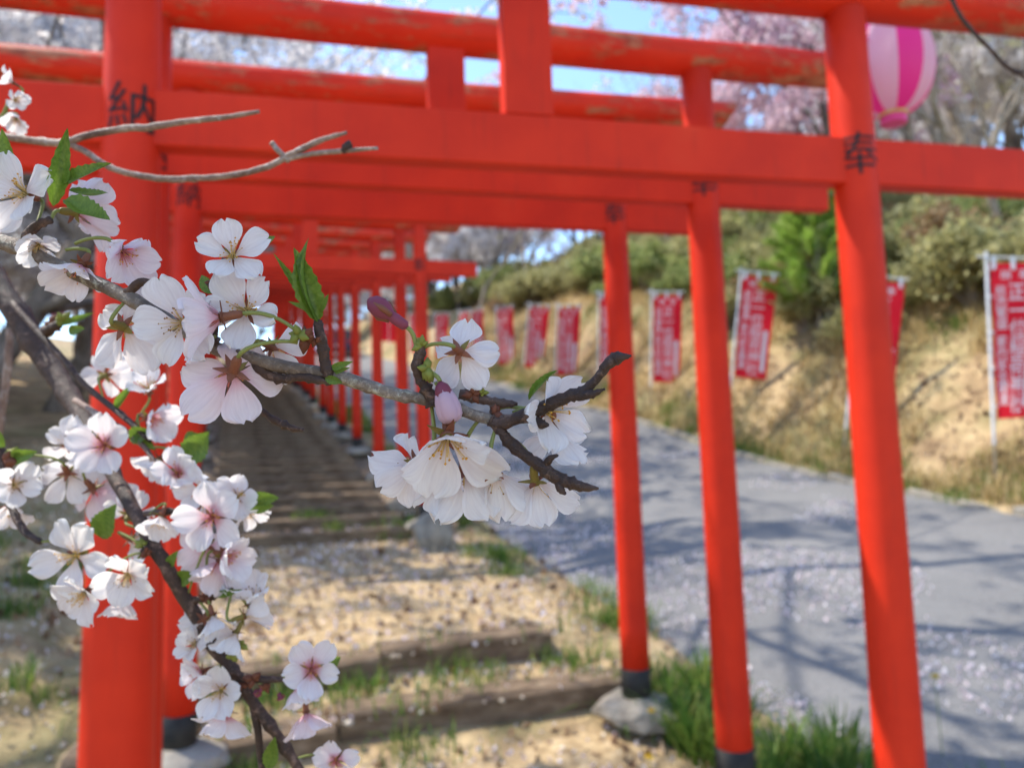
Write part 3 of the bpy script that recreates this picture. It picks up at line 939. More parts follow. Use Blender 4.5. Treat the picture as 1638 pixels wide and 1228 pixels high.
# ------------------------------------------------------------------ shrubs on the bank
def shrub_kind(seed, n, size, mat, aspect, rx, rz, flat=0.0):
    g = np.random.default_rng(seed)
    r = random.Random(seed)
    b = MB(); P = []
    for k in range(26):
        a = r.uniform(0, 6.3); q = math.sqrt(r.random())
        tip = Vector((math.cos(a) * rx * q, math.sin(a) * rx * q, rz * (0.45 + 0.55 * math.sqrt(max(0, 1 - q * q))) * r.uniform(0.75, 1.1)))
        mid = tip * 0.5 + Vector((0, 0, 0.15 * rz))
        b.tube([Vector((r.gauss(0, 0.05), r.gauss(0, 0.05), -0.15)), mid, tip], [0.014, 0.009, 0.004], 3, cap=False)
        for c in range(n // 26):
            fr = r.uniform(0.35, 1.05)
            p = (mid.lerp(tip, (fr - 0.5) * 2) if fr > 0.5 else Vector((0, 0, 0)).lerp(mid, fr * 2))
            P.append((p.x + r.gauss(0, 0.11 * rx), p.y + r.gauss(0, 0.11 * rx), max(0.02, p.z + r.gauss(0, 0.10 * rz))))
    stem = b.me('stem', M['bare_twig'])
    v, f = quads(np.array(P), size, seed, aspect)
    return stem, mesh('foliage', v, f, mat)
SHR = {'olive': [shrub_kind(i, 3900, 0.046, M['shrub'], 2.2, 0.8, 0.9) for i in (1, 2)],
       'green': [shrub_kind(i, 3900, 0.046, M['shrub_green'], 2.0, 0.8, 1.0) for i in (3, 4)],
       'brown': [shrub_kind(5, 2600, 0.045, M['brown_leaf'], 1.6, 0.7, 0.9)]}
def plant_shrub(kind, s, t, sc, rot, i):
    x, y = st(s, t)
    e = empty('shrub')
    e.matrix_local = Matrix.Translation((x, y, ground_z(s, t) - 0.03)) @ Matrix.Rotation(rot, 4, 'Z') @ Matrix.Diagonal((sc * 1.15, sc * 1.15, sc, 1))
    lab = {'olive': 'olive yellow-green leafy shrub growing on the bank', 'green': 'fresh green leafy shrub growing on the bank', 'brown': 'dry brown leafy shrub growing on the bank'}[kind]
    tag(e, lab, 'shrub', kind + ' shrubs on the bank')
    a, c = SHR[kind][i % len(SHR[kind])]
    obj('stem', a, e); obj('foliage', c, e)
r = random.Random(5)
i = 0
for s0 in np.arange(3.5, 36, 1.05):
    for t0, step in ((9.2, 0.4), (9.9, 0.4), (10.6, 0.5), (11.5, 0.55), (12.8, 0.6), (14.2, 0.7), (16, 0.8)):
        if (s0 > 22 and r.random() < 0.3) or (t0 > 13 and s0 < 11) or (t0 < 9.5 and not 8.6 < s0 < 13): continue
        s, t = s0 + r.uniform(-0.5, 0.5), t0 + r.uniform(-0.35, 0.5) + (0.5 if s0 > 12.5 else 0)
        q = r.random()
        kind = 'olive' if q < 0.52 else 'green' if q < 0.76 else 'brown'
        plant_shrub(kind, s, t, r.uniform(0.5, 1.3) * (1.0 if s0 < 20 else 1.2), r.uniform(0, 6), i); i += 1
# left side shrubs
for (s, t, sc, kind) in ((8, -6.5, 1.2, 'olive'), (9.5, -8, 1.3, 'green'), (11, -7, 1.3, 'olive'), (13.5, -8, 1.6, 'olive'), (7, -9.5, 1.3, 'olive'), (16, -7, 1.5, 'green'), (18, -9, 1.7, 'olive'), (6.8, -5.6, 0.7, 'green'), (10.3, -4.7, 0.8, 'green'), (21, -8, 1.7, 'olive'), (24, -7, 1.6, 'green'), (10, -10.5, 1.6, 'olive'), (12.5, -11.5, 1.8, 'olive'), (15.5, -12, 1.9, 'olive'), (9, -5.6, 0.8, 'olive'), (19, -12.5, 2.0, 'olive'), (23, -11, 2.0, 'green')):
    x, y = st(s, t)
    e = empty('shrub')
    e.matrix_local = Matrix.Translation((x, y, ground_z(s, t) - 0.03)) @ Matrix.Rotation(i, 4, 'Z') @ Matrix.Diagonal((sc * 1.15, sc * 1.15, sc, 1))
    tag(e, ('olive' if kind == 'olive' else 'green') + ' shrub under the white cherry trees beside the stairs', 'shrub', kind + ' shrubs beside the stairs')
    a, c = SHR[kind][i % 2]
    obj('stem', a, e); obj('foliage', c, e); i += 1

# young pine behind the second banner
def pine():
    r = random.Random(77)
    b = MB(); nv, nf = [], []
    H = 2.3
    b.tube([(0, 0, -0.2), (0.03, 0, 1.0), (0, 0.02, H)], [0.05, 0.035, 0.01], 8)
    g = np.random.default_rng(7)
    tips = [(Vector((0, 0, H * 0.5)), Vector((0, 0, H + 0.1)))]
    for lev in range(9):
        z = 0.25 + lev * 0.22
        for k in range(9):
            a = k * 0.7 + lev * 0.5 + r.uniform(-0.2, 0.2)
            L = (1.0 - 0.36 * lev / 4) * r.uniform(0.75, 1.05) * 0.95
            L = max(L, 0.25)
            p0 = Vector((0, 0, z)); p1 = p0 + Vector((math.cos(a) * L, math.sin(a) * L, 0.42 * L))
            b.tube([p0, p1], [0.014, 0.005], 4, cap=False)
            tips.append((p0.lerp(p1, 0.3), p1))
    for p0, p1 in tips:
        for k in range(300):
            q = p0.lerp(p1, r.random() ** 0.7)
            d = ((p1 - p0).normalized() + Vector((r.gauss(0, 0.6), r.gauss(0, 0.6), r.gauss(0.15, 0.5)))).normalized()
            w = d.orthogonal().normalized() * 0.008
            n = len(nv)
            e = q + d * r.uniform(0.12, 0.24)
            nv += [tuple(q - w), tuple(q + w), tuple(e)]
            nf.append((n, n + 1, n + 2))
    return b.me('trunk', M['bare_twig']), mesh('crown', nv, nf, M['pine'])
pw, pc = pine()
for (px, T, sc) in ((1318, 9.5, 1.15),):
    q = (px - CX) / F_PX
    Y = T / (UT.x * q + UT.y)
    s, t = to_st(q * Y, Y)
    e = empty('pine_tree')
    e.matrix_local = Matrix.Translation((q * Y, Y, ground_z(s, t) - 0.02)) @ Matrix.Scale(sc, 4)
    tag(e, 'bright green young pine tree on the bank behind the tilted banner', 'tree')
    obj('trunk', pw, e); obj('crown', pc, e)

# ------------------------------------------------------------------ grass, plants, petals, gravel
def blades(points, hmin, hmax, width, seed, lean=0.35, segs=2):
    r = random.Random(seed)
    v, f = [], []
    for (x, y, z) in points:
        a = r.uniform(0, 6.3); h = r.uniform(hmin, hmax); l = h * abs(r.gauss(0, lean))
        dx, dy = math.cos(a), math.sin(a)
        wx, wy = -dy * width * 0.5, dx * width * 0.5
        n = len(v)
        hm = h * 0.6
        v += [(x - wx, y - wy, z - 0.01), (x + wx, y + wy, z - 0.01), (x + dx * l * 0.4 + wx * 0.8, y + dy * l * 0.4 + wy * 0.8, z + hm), (x + dx * l * 0.4 - wx * 0.8, y + dy * l * 0.4 - wy * 0.8, z + hm), (x + dx * l, y + dy * l, z + h - 0.25 * l)]
        f += [(n, n + 1, n + 2, n + 3), (n + 3, n + 2, n + 4)]
    return v, f
r = random.Random(9)
pts = []
while len(pts) < 42000:
    s = 2 + 30 * r.random() ** 1.6; t = r.uniform(T_ROAD1 + 0.15, 11.2)
    x, y = st(s, t)
    if noise.noise(Vector((x * 0.8, y * 0.8, 1))) < -0.32: continue
    pts.append((x, y, ground_z(s, t)))
v, f = blades(pts, 0.06, 0.30, 0.016, 3, 0.9)
tag(obj('dry_grass', mesh('dry_grass', v, f, M['dry_grass'])), 'dry straw coloured grass covering the bank', 'grass', kind='stuff')
# green grass tufts on verge and bank foot
pts = []
cent = [(r.uniform(3, 30), T_ROAD1 + r.uniform(0.15, 0.7)) for _ in range(110)] + [(r.uniform(4, 8), r.uniform(2.35, 2.9)) for _ in range(9)] + [(r.uniform(2.5, 9), r.uniform(-3.0, -0.9)) for _ in range(34)] \
    + [(sq - 0.05 + r.uniform(-0.1, 0.02), r.uniform(-0.6, 2.3)) for sq in (2.9, 4.18, 4.18, 4.8, 4.8, 4.8, 8.6, 9.2) for _ in range(2)] + [(r.uniform(8.5, 20), r.uniform(2.3, 2.95)) for _ in range(40)] + [(r.uniform(5, 20), r.uniform(9, 11)) for _ in range(14)]
for (s, t) in cent:
    rad = r.uniform(0.05, 0.18)
    for _ in range(int(70 + 500 * rad)):
        ss, tt = s + r.gauss(0, rad), t + r.gauss(0, rad)
        x, y = st(ss, tt)
        z = path_z(ss) if PT0 < tt < PT1 else ground_z(ss, tt)
        pts.append((x, y, z))
v, f = blades(pts, 0.05, 0.19, 0.010, 4, 0.8)
tag(obj('grass', mesh('grass', v, f, M['grass'])), 'small green grass tufts along the verge and steps', 'grass', kind='stuff')

# long-leaved clumps by the posts
def clump_mesh(seed, n, h):
    r = random.Random(seed)
    v, f = [], []
    for k in range(n):
        a = r.uniform(0, 6.3); q = r.random() * 0.10
        x0, y0 = math.cos(a) * q, math.sin(a) * q
        aa = a + r.uniform(-0.8, 0.8); L = h * r.uniform(0.6, 1.1); out = L * r.uniform(0.15, 0.75)
        dx, dy = math.cos(aa), math.sin(aa); w = r.uniform(0.006, 0.011)
        base = len(v)
        for i in range(5):
            tq = i / 4
            X = x0 + dx * out * tq ** 1.6; Y = y0 + dy * out * tq ** 1.6; Z = -0.02 + L * (tq - 0.35 * (out / L) * tq ** 3)
            ww = w * (1 - 0.85 * tq ** 2)
            v += [(X - dy * ww, Y + dx * ww, Z), (X + dy * ww, Y - dx * ww, Z)]
        for i in range(4):
            b_ = base + 2 * i
            f.append((b_, b_ + 1, b_ + 3, b_ + 2))
    return mesh('leaves', v, f, M['grass'], True)
CL = [clump_mesh(i, 90, 0.36) for i in (1, 2, 3)]
CLP = [(1075, 1085, 4.35), (1110, 1125, 4.0), (1215, 1180, 3.55), (1250, 1150, 3.7), (1300, 1170, 3.6), (1330, 1200, 3.4), (1120, 1060, 4.5), (1265, 1215, 3.35), (1370, 1190, 3.5), (1540, 1225, 3.2), (1600, 1225, 3.2), (1500, 1235, 3.1), (1170, 1110, 4.1), (1340, 1150, 3.75), (1060, 1050, 4.6), (1090, 1105, 4.15), (1150, 1150, 3.85), (1235, 1195, 3.45), (1290, 1205, 3.4), (1390, 1225, 3.3), (1570, 1215, 3.25), (1320, 1175, 3.6)]
for i, (px, py, d) in enumerate(CLP):
    p = pix(px, py, d)
    s, t = to_st(p.x, p.y)
    t = min(max(t, 2.3), 3.05)
    x, y = st(s, t)
    z = (path_z(s) if t < PT1 else ground_z(s, t)) if t < T_ROAD0 - 0.1 else road_top(s, t)
    e = empty('leafy_clump', (x, y, z), i)
    tag(e, 'green clump of long strap leaves between the posts and the lane', 'plant', 'strap-leaved clumps along the lane edge')
    obj('leaves', CL[i % 3], e)
def yellow_flower(px, py, d, gap, label, h):
    p = pix(px, py, d)
    s, t = to_st(p.x, p.y)
    z0 = path_z(s) if t < PT1 else ground_z(s, t)
    z0 = min(z0, p.z - 0.03)
    e = empty('dandelion', (p.x, p.y, z0))
    tag(e, label, 'flower')
    hh = p.z - z0
    b = MB(); b.tube([(0.01, 0, -0.02), (0.006, 0.004, hh * 0.5), (0, 0, hh)], 0.0025, 6); obj('stem', b.me('stem', M['grass']), e)
    rr = random.Random(px)
    b = MB()
    for k in range(40):
        a = rr.uniform(0, 6.3); el = rr.uniform(0.1, 1.3); L = 0.022
        dv = Vector((math.cos(a) * math.cos(el), math.sin(a) * math.cos(el), math.sin(el)))
        w = dv.orthogonal().normalized() * 0.003
        b.add([dv * 0.002 - w * 0.4, dv * 0.002 + w * 0.4, dv * L + w, dv * L - w], [(0, 1, 2, 3)])
    obj('flower_head', b.me('flower_head', M['yellow']), e, Matrix.Translation((0, 0, hh)))
yellow_flower(1042, 1138, 4.1, 0, 'yellow dandelion by the concrete foot of the third gate', 0.1)
yellow_flower(1496, 1083, 3.9, 0, 'yellow flower on a thin stalk at the lane edge', 0.2)
yellow_flower(1038, 1212, 3.75, 0, 'low yellow flower in the gravel below the third gate post', 0.05)

# fallen petals, gravel, litter
g = np.random.default_rng(3)
def scatter(n, s0, s1, t0, t1, zf, pw=1.4, mask=None):
    out = []
    while len(out) < n:
        s = s0 + (s1 - s0) * g.random() ** pw; t = t0 + (t1 - t0) * g.random()
        x, y = st(s, t)
        if mask and not mask(x, y, s, t): continue
        out.append((x, y, zf(s, t)))
    return np.array(out)
P1 = scatter(6500, 1.5, 14, 2.9, 7.3, lambda s, t: road_top(s, t) + 0.008, 1.5, lambda x, y, s, t: noise.noise(Vector((x * 0.7, y * 0.7, 9))) > 0.45 * (t - 4.2) / 3.0 - 0.12 + 0.1 * g.random())
P2 = scatter(2600, 1.5, 9, -0.7, 2.45, lambda s, t: path_z(s) + 0.02, 1.1)
P3 = scatter(2600, 1.5, 12, -6, -0.8, lambda s, t: ground_z(s, t) + 0.02, 1.3)
v, f = quads(np.vstack([P1, P2, P3]), 0.026, 5, 1.2, 2.5)
tag(obj('fallen_petals', mesh('fallen_petals', v, f, M['fallen'])), 'fallen white cherry petals strewn on the lane and path', 'petals', kind='stuff')
P2 = scatter(1500, 1.5, 9, -0.7, 2.9, lambda s, t: (path_z(s) if t < PT1 else ground_z(s, t)) + 0.015, 1.1)
P3 = scatter(3000, 1.5, 14, -7, -0.8, lambda s, t: ground_z(s, t) + 0.02, 1.3)
P4 = scatter(7000, 2, 22, 7.6, 11, lambda s, t: ground_z(s, t) + 0.02, 1.5)
v, f = quads(np.vstack([P2, P3, P4]), 0.045, 6, 1.5, 2.0)
tag(obj('fallen_leaves', mesh('fallen_leaves', v, f, M['litter'])), 'brown leaf litter strewn over the path and its side', 'leaves', kind='stuff')
oct_v = np.array([(1, 0, 0), (-1, 0, 0), (0, 1, 0), (0, -1, 0), (0, 0, 1), (0, 0, -1)], float)
oct_f = np.array([(0, 2, 4), (2, 1, 4), (1, 3, 4), (3, 0, 4), (2, 0, 5), (1, 2, 5), (3, 1, 5), (0, 3, 5)])
PG = np.vstack([scatter(5200, 1.6, 8.6, -0.7, 2.7, lambda s, t: (path_z(s) if t < PT1 else ground_z(s, t)) + 0.004, 1.2), scatter(3000, 1.5, 9, -4.5, -0.7, lambda s, t: ground_z(s, t) + 0.006, 1.3)])
n = len(PG)
sz = (0.008 + 0.016 * g.random((n, 1, 1)) ** 2.0) * (0.7 + 0.6 * g.random((n, 1, 3)))
sz[:, :, 2] *= 0.6
ang = g.random(n) * 6.3
rot = np.stack([np.stack([np.cos(ang), -np.sin(ang), ang * 0], 1), np.stack([np.sin(ang), np.cos(ang), ang * 0], 1), np.stack([ang * 0, ang * 0, ang * 0 + 1], 1)], 1)
vv = (oct_v[None] * (1 + 0.25 * g.normal(size=(n, 6, 1)))) * sz
vv = np.einsum('nij,nkj->nki', rot, vv) + PG[:, None, :]
ff = (oct_f[None] + 6 * np.arange(n)[:, None, None]).reshape(-1, 3)
M['pebble'] = mat_leaf('pebble', [(0.2, (0.27, 0.21, 0.15)), (0.5, (0.50, 0.42, 0.31)), (0.85, (0.68, 0.61, 0.50))], 3.0, 0.0, 0.9, 0.9)
tag(obj('gravel', mesh('gravel', vv.reshape(-1, 3), ff, M['pebble'], True)), 'loose pale gravel on the path', 'gravel', kind='stuff')
# ------------------------------------------------------------------ cherry branches close to the viewer
def mat_petal(name, base, mid, tip):
    mt, nt, b, out = new_mat(name)
    uv = nt.nodes.new('ShaderNodeTexCoord').outputs['UV']
    sp = nt.nodes.new('ShaderNodeSeparateXYZ')
    nt.links.new(uv, sp.inputs[0])
    c = ramp(nt, sp.outputs[1], [(0.0, base), (0.12, base), (0.36, mid), (0.8, tip)])
    mp = nt.nodes.new('ShaderNodeMapping')
    mp.inputs['Scale'].default_value = (13, 1.6, 1)
    nt.links.new(uv, mp.inputs[0])
    vein = tex_noise(nt, mp.outputs[0], 1.0, 4, 0.55)
    vc = ramp(nt, vein, [(0.32, (0.80, 0.76, 0.78)), (0.6, (1, 1, 1))])
    c = mixc(nt, 0.5, c, mixc(nt, 1.0, c, vc, 'MULTIPLY'))
    nt.links.new(c, b.inputs['Base Color'])
    b.inputs['Roughness'].default_value = 0.42
    b.inputs['Specular IOR Level'].default_value = 0.35
    b.inputs['Sheen Weight'].default_value = 0.15
    bump(nt, b, vein, 0.55, 0.0008)
    translucent(mt, nt, b, out, c, 0.48)
    return mt
PET = {'w': mat_petal('petal_white', (0.86, 0.74, 0.72), (0.90, 0.865, 0.865), (0.90, 0.885, 0.885)),
       'p': mat_petal('petal_pink_heart', (0.76, 0.34, 0.42), (0.89, 0.80, 0.835), (0.90, 0.87, 0.88)),
       's': mat_petal('petal_soft_pink', (0.84, 0.50, 0.60), (0.88, 0.74, 0.80), (0.89, 0.81, 0.84))}
def simple(name, col, rough=0.6, tr=0.0):
    return mat_leaf(name, [(0.3, tuple(0.8 * k for k in col)), (0.7, tuple(min(0.9, 1.15 * k) for k in col))], 40.0, tr, rough, 0.3)
M['calyx_red'] = simple('calyx_red', (0.25, 0.095, 0.055), 0.5, 0.2)
M['calyx_green'] = simple('calyx_green', (0.25, 0.19, 0.05), 0.5, 0.25)
M['pedicel'] = simple('pedicel_green', (0.26, 0.28, 0.085), 0.5, 0.2)
M['filament'] = simple('filament', (0.78, 0.60, 0.28), 0.5, 0.3)
M['filament_red'] = simple('filament_red', (0.70, 0.25, 0.22), 0.5, 0.3)
M['anther'] = simple('anther_yellow', (0.60, 0.32, 0.04), 0.6)
M['anther_dark'] = simple('anther_brown', (0.30, 0.15, 0.05), 0.6)
M['bud'] = simple('bud_pink', (0.24, 0.055, 0.09), 0.45, 0.2)
M['bud_pale'] = simple('bud_pale_pink', (0.80, 0.55, 0.64), 0.45, 0.4)
M['scale'] = simple('bud_scale', (0.16, 0.055, 0.03), 0.6, 0.1)
M['bract'] = simple('bract_green', (0.30, 0.32, 0.07), 0.5, 0.35)
def mat_twig(name, dark, mid, pale):
    mt, nt, b, _ = new_mat(name)
    c = coords(nt)
    big = tex_noise(nt, c, 45, 4)
    fine = tex_noise(nt, c, 420, 5, 0.7)
    col = ramp(nt, big, [(0.32, dark), (0.52, mid), (0.72, pale)])
    spots = ramp(nt, fine, [(0.52, (0.35, 0.32, 0.30)), (0.66, (1, 1, 1))])
    col = mixc(nt, 0.7, col, mixc(nt, 1.0, col, spots, 'MULTIPLY'))
    mid_n = tex_noise(nt, c, 190, 5, 0.75)
    flecks = ramp(nt, mid_n, [(0.55, (0, 0, 0)), (0.68, (1, 1, 1))])
    col = mixc(nt, mixc(nt, 0.55, (0, 0, 0), flecks), col, tuple(min(0.6, k * 1.7 + 0.02) for k in pale))
    nt.links.new(col, b.inputs['Base Color'])
    b.inputs['Roughness'].default_value = 0.62
    bump(nt, b, mid_n, 0.9, 0.0022)
    return mt
M['twig_dark'] = mat_twig('twig_bark_dark', (0.036, 0.016, 0.010), (0.085, 0.042, 0.028), (0.18, 0.105, 0.075))
M['twig_grey'] = mat_twig('twig_bark_grey', (0.085, 0.055, 0.040), (0.22, 0.16, 0.12), (0.42, 0.34, 0.27))
M['twig_dead'] = mat_twig('twig_bark_dead', (0.20, 0.11, 0.085), (0.42, 0.28, 0.22), (0.62, 0.48, 0.40))
def mat_leafgreen():
    mt, nt, b, out = new_mat('young_leaf')
    uv = nt.nodes.new('ShaderNodeTexCoord').outputs['UV']
    mp = nt.nodes.new('ShaderNodeMapping'); mp.inputs['Scale'].default_value = (3, 11, 1); mp.inputs['Rotation'].default_value = (0, 0, 0.5)
    nt.links.new(uv, mp.inputs[0])
    vein = tex_noise(nt, mp.outputs[0], 1.3, 4)
    c = ramp(nt, vein, [(0.3, (0.085, 0.16, 0.02)), (0.55, (0.16, 0.26, 0.03)), (0.8, (0.27, 0.33, 0.07))])
    nt.links.new(c, b.inputs['Base Color'])
    b.inputs['Roughness'].default_value = 0.4
    bump(nt, b, vein, 0.4, 0.001)
    translucent(mt, nt, b, out, c, 0.45)
    return mt
M['leaf'] = mat_leafgreen()

def uvmesh(me, uvs):
    l = me.uv_layers.new(name='UVMap')
    for p in me.polygons:
        for li, vi in zip(p.loop_indices, p.vertices):
            l.data[li].uv = uvs[vi]
def petal_mesh(seed, kind, ruffle):
    r = random.Random(seed)
    U = [0, .06, .14, .24, .35, .46, .57, .68, .78, .86, .93, .975, 1.0]
    Wk = np.interp(U, [0, .1, .2, .35, .5, .65, .8, .9, .96, 1.0], [.08, .17, .34, .66, .91, 1.0, .93, .76, .56, .36])
    wid = r.uniform(0.355, 0.43)
    ncol = 11
    notch = r.uniform(0.06, 0.13)
    skew = r.uniform(-0.07, 0.07)
    p1, p2, p3 = r.uniform(0, 6), r.uniform(0, 6), r.uniform(0, 6)
    curl = r.uniform(0.10, 0.26); tipc = r.uniform(-0.28, 0.05); cup = r.uniform(0.25, 0.6); twist = r.uniform(-0.25, 0.25)
    v, uvs = [], []
    for i, u in enumerate(U):
        for j in range(ncol):
            w = -1 + 2 * j / (ncol - 1)
            ws = math.copysign(abs(w) ** 0.85, w)
            x = Wk[i] * wid * ws + skew * u * u
            e = max(0, (u - 0.55) / 0.45)
            y = u - notch * e ** 3 * math.exp(-(w / 0.24) ** 2) - 0.05 * e ** 2 * abs(w) ** 3 + 0.012 * e * math.sin(5 * w + p1)
            xx = x / wid
            z = curl * u - 0.5 * curl * u * u + tipc * max(0, u - 0.45) ** 2 + cup * 0.22 * xx * xx * (0.3 + u)
            z += twist * 0.3 * xx * u * u
            z += ruffle * (0.028 * math.sin(7 * w + p2 + 2 * u) * u ** 1.5 + 0.030 * math.sin(11 * w + p3 - 5 * u) * abs(w) * u ** 2 + 0.02 * math.sin(9 * u + p1) * abs(w))
            v.append((x, y, z)); uvs.append((0.5 + 0.5 * w, u))
    f = []
    for i in range(len(U) - 1):
        for j in range(ncol - 1):
            a = i * ncol + j
            f.append((a, a + 1, a + ncol + 1, a + ncol))
    me = mesh('petal', v, f, PET[kind], True)
    uvmesh(me, uvs)
    return me
PETALS = {k: [petal_mesh(10 * n + i, k, 0.7 + 0.35 * (i % 4)) for i in range(12)] for n, k in enumerate('wps')}
def stamen_mesh(seed, red, n=22):
    r = random.Random(seed)
    b = MB()
    an = []
    for k in range(n):
        a = r.uniform(0, 6.3); th = r.uniform(0.12, 0.75); L = r.uniform(0.26, 0.46)
        d = Vector((math.cos(a) * math.sin(th), math.sin(a) * math.sin(th), math.cos(th)))
        p0 = Vector((math.cos(a) * 0.05, math.sin(a) * 0.05, 0.01))
        p1 = p0 + d * L * 0.5 + Vector((0, 0, 0.03)); p2 = p0 + d * L
        b.cur = 0
        b.tube([p0, p1, p2], [0.009, 0.007, 0.006], 4, cap=False)
        an.append(p2)
    b.tube([Vector((0, 0, -0.05)), Vector((0.01, 0, 0.2)), Vector((0.0, 0.01, 0.40))], [0.014, 0.012, 0.012], 5)
    for p in an:
        b.cur = 1
        s = r.uniform(0.017, 0.026)
        b.add([p + Vector(q) * s for q in ((1, 0, 0), (-1, 0, 0), (0, 1, 0), (0, -1, 0), (0, 0, 1.3), (0, 0, -1.3))], [(0, 2, 4), (2, 1, 4), (1, 3, 4), (3, 0, 4), (2, 0, 5), (1, 2, 5), (3, 1, 5), (0, 3, 5)])
    b.cur = 2                                 # the flower's own tinted throat
    b.lathe([(0.105, 0.012), (0.08, -0.01), (0.02, -0.03)], 12, None, True)
    return b.me('stamens', [M['filament_red'] if red else M['filament'], M['anther'] if seed % 3 else M['anther_dark'], M['calyx_red'] if red else M['calyx_green']])
STAM = {'w': [stamen_mesh(i, False) for i in (1, 2, 3)], 'p': [stamen_mesh(i, True) for i in (4, 5)], 's': [stamen_mesh(i, True) for i in (7, 8)]}
def calyx_mesh(seed, green):
    r = random.Random(seed)
    b = MB()
    b.cur = 1 if green else 0
    b.lathe([(0.035, -0.43), (0.075, -0.37), (0.088, -0.27), (0.082, -0.14), (0.10, -0.05), (0.12, -0.02)], 12)
    for k in range(5):
        a = math.pi / 2 + 2 * math.pi * (k + 0.5) / 5 + r.uniform(-0.1, 0.1)
        L = r.uniform(0.29, 0.35); up = r.uniform(-0.12, 0.04)
        ca, sa = math.cos(a), math.sin(a)
        n = []
        rows = [(0.07, 0.060), (0.14, 0.066), (0.22, 0.046), (L, 0.005)]
        for (q, w) in rows:
            z = -0.045 + up * q
            n += [(ca * q - sa * w, sa * q + ca * w, z), (ca * q, sa * q, z - 0.02), (ca * q + sa * w, sa * q - ca * w, z)]
        fs = []
        for i in range(3):
            for j in range(2):
                q0 = i * 3 + j
                fs.append((q0, q0 + 1, q0 + 4, q0 + 3))
        b.cur = (1 if green else 0) if k % 2 else (1 if r.random() < 0.45 else 0)
        b.add(n, fs)
    return b.me('flower', [M['calyx_red'], M['calyx_green']], True)
CALYX = [calyx_mesh(1, False), calyx_mesh(2, False), calyx_mesh(3, True), calyx_mesh(4, False)]
fcount = [0]
def bez(p0, p1, p2, p3, n=8):
    return [p0 * (1 - t) ** 3 + p1 * 3 * t * (1 - t) ** 2 + p2 * 3 * t * t * (1 - t) + p3 * t ** 3 for t in [i / n for i in range(n + 1)]]
def flower(branch, x, y, d, R, face, tilt=18, kind='w', att=None, spin=0, npet=5, petR=1.0, skip=()):
    i = fcount[0]; fcount[0] += 1
    r = random.Random(500 + i)
    rad = R * d / F_PX
    p = pix(x, y, d)
    n = camvec(*face)
    q = n.to_track_quat('Z', 'Y')
    mw = Matrix.Translation(p) @ q.to_matrix().to_4x4() @ Matrix.Rotation(math.radians(spin), 4, 'Z') @ Matrix.Scale(rad, 4)
    fo = obj('flower', CALYX[i % 4], branch, mw)
    for k in range(5):
        if k in skip: continue
        a = math.radians(72 * k + r.uniform(-7, 7))
        tl = math.radians(tilt + r.gauss(0, 9))
        sc = r.uniform(0.86, 1.07)
        ml = Matrix.Rotation(a, 4, 'Z') @ Matrix.Translation((0, 0.07, 0.004 * k)) @ Matrix.Rotation(tl, 4, 'X') @ Matrix.Rotation(r.uniform(-0.22, 0.22), 4, 'Y') @ Matrix.Scale(sc * 0.95, 4)
        obj('petal', PETALS[kind][r.randrange(12)], fo, ml)
    obj('stamens', STAM[kind][i % len(STAM[kind])], fo)
    if att:
        a = pix(*att)
        base = p - n * rad * 0.42
        L = (a - base).length
        pts = bez(a, a + (base - a) * 0.3 + Vector((0, 0, 0.15 * L)) , base - n * L * 0.35, base)
        inv = mw.inverted()
        b = MB(); b.tube([inv @ c for c in pts], [0.00058 / rad] * 4 + [0.00068 / rad] * 5, 7)
        obj('pedicel', b.me('pedicel', M['pedicel'], True), fo)
    return fo
def wood(branch, rows, mat, name='wood', k=5, n=10, jit=0.06, knots=0.10, own=False):
    """rows: pixel x, y, depth, radius in pixels"""
    P = smooth_path(rows, k)
    r = random.Random(int(rows[0][0] * 7 + rows[0][1]) + 11)
    pts, rad = [], []
    for i, (x, y, d, rp) in enumerate(P):
        pts.append(pix(x, y, d) + Vector((r.gauss(0, 1), r.gauss(0, 1), r.gauss(0, 1))) * 0.05 * rp * d / F_PX)
        kn = 1 + (knots * (2.2 if mat is M['twig_dark'] and rp < 12 else 1) * abs(r.gauss(0, 1)) if i % 3 == 0 else 0)
        rad.append(max(0.0003, rp * d / F_PX) * kn)
    b = MB(); b.tube(pts, rad, n, True, jit, r)
    return b, pts
def branch_obj(label, rowsets, cat='branch', name='cherry_branch'):
    """first rowset = main wood of the thing, the others its side twigs"""
    e = empty(name, (0, 0, 0))
    tag(e, label, cat)
    for i, (rows, mat, nm) in enumerate(rowsets):
        b, _ = wood(e, rows, mat)
        obj(nm, b.me(nm, mat, True), e)
    return e
def bud_lump(branch, x, y, d, r, seed, mat=None, name='bud_scale'):
    rr = random.Random(seed)
    b = MB()
    p = pix(x, y, d)
    for k in range(7):
        a = rr.uniform(0, 6.3)
        dv = camvec(math.cos(a), math.sin(a), rr.uniform(-0.5, 0.8))
        L = r * d / F_PX * rr.uniform(0.8, 1.5)
        b.tube([p, p + dv * L * 0.5, p + dv * L], [L * 0.25, L * 0.36, L * 0.04], 6)
    obj(name, b.me(name, mat or M['scale'], True), branch)
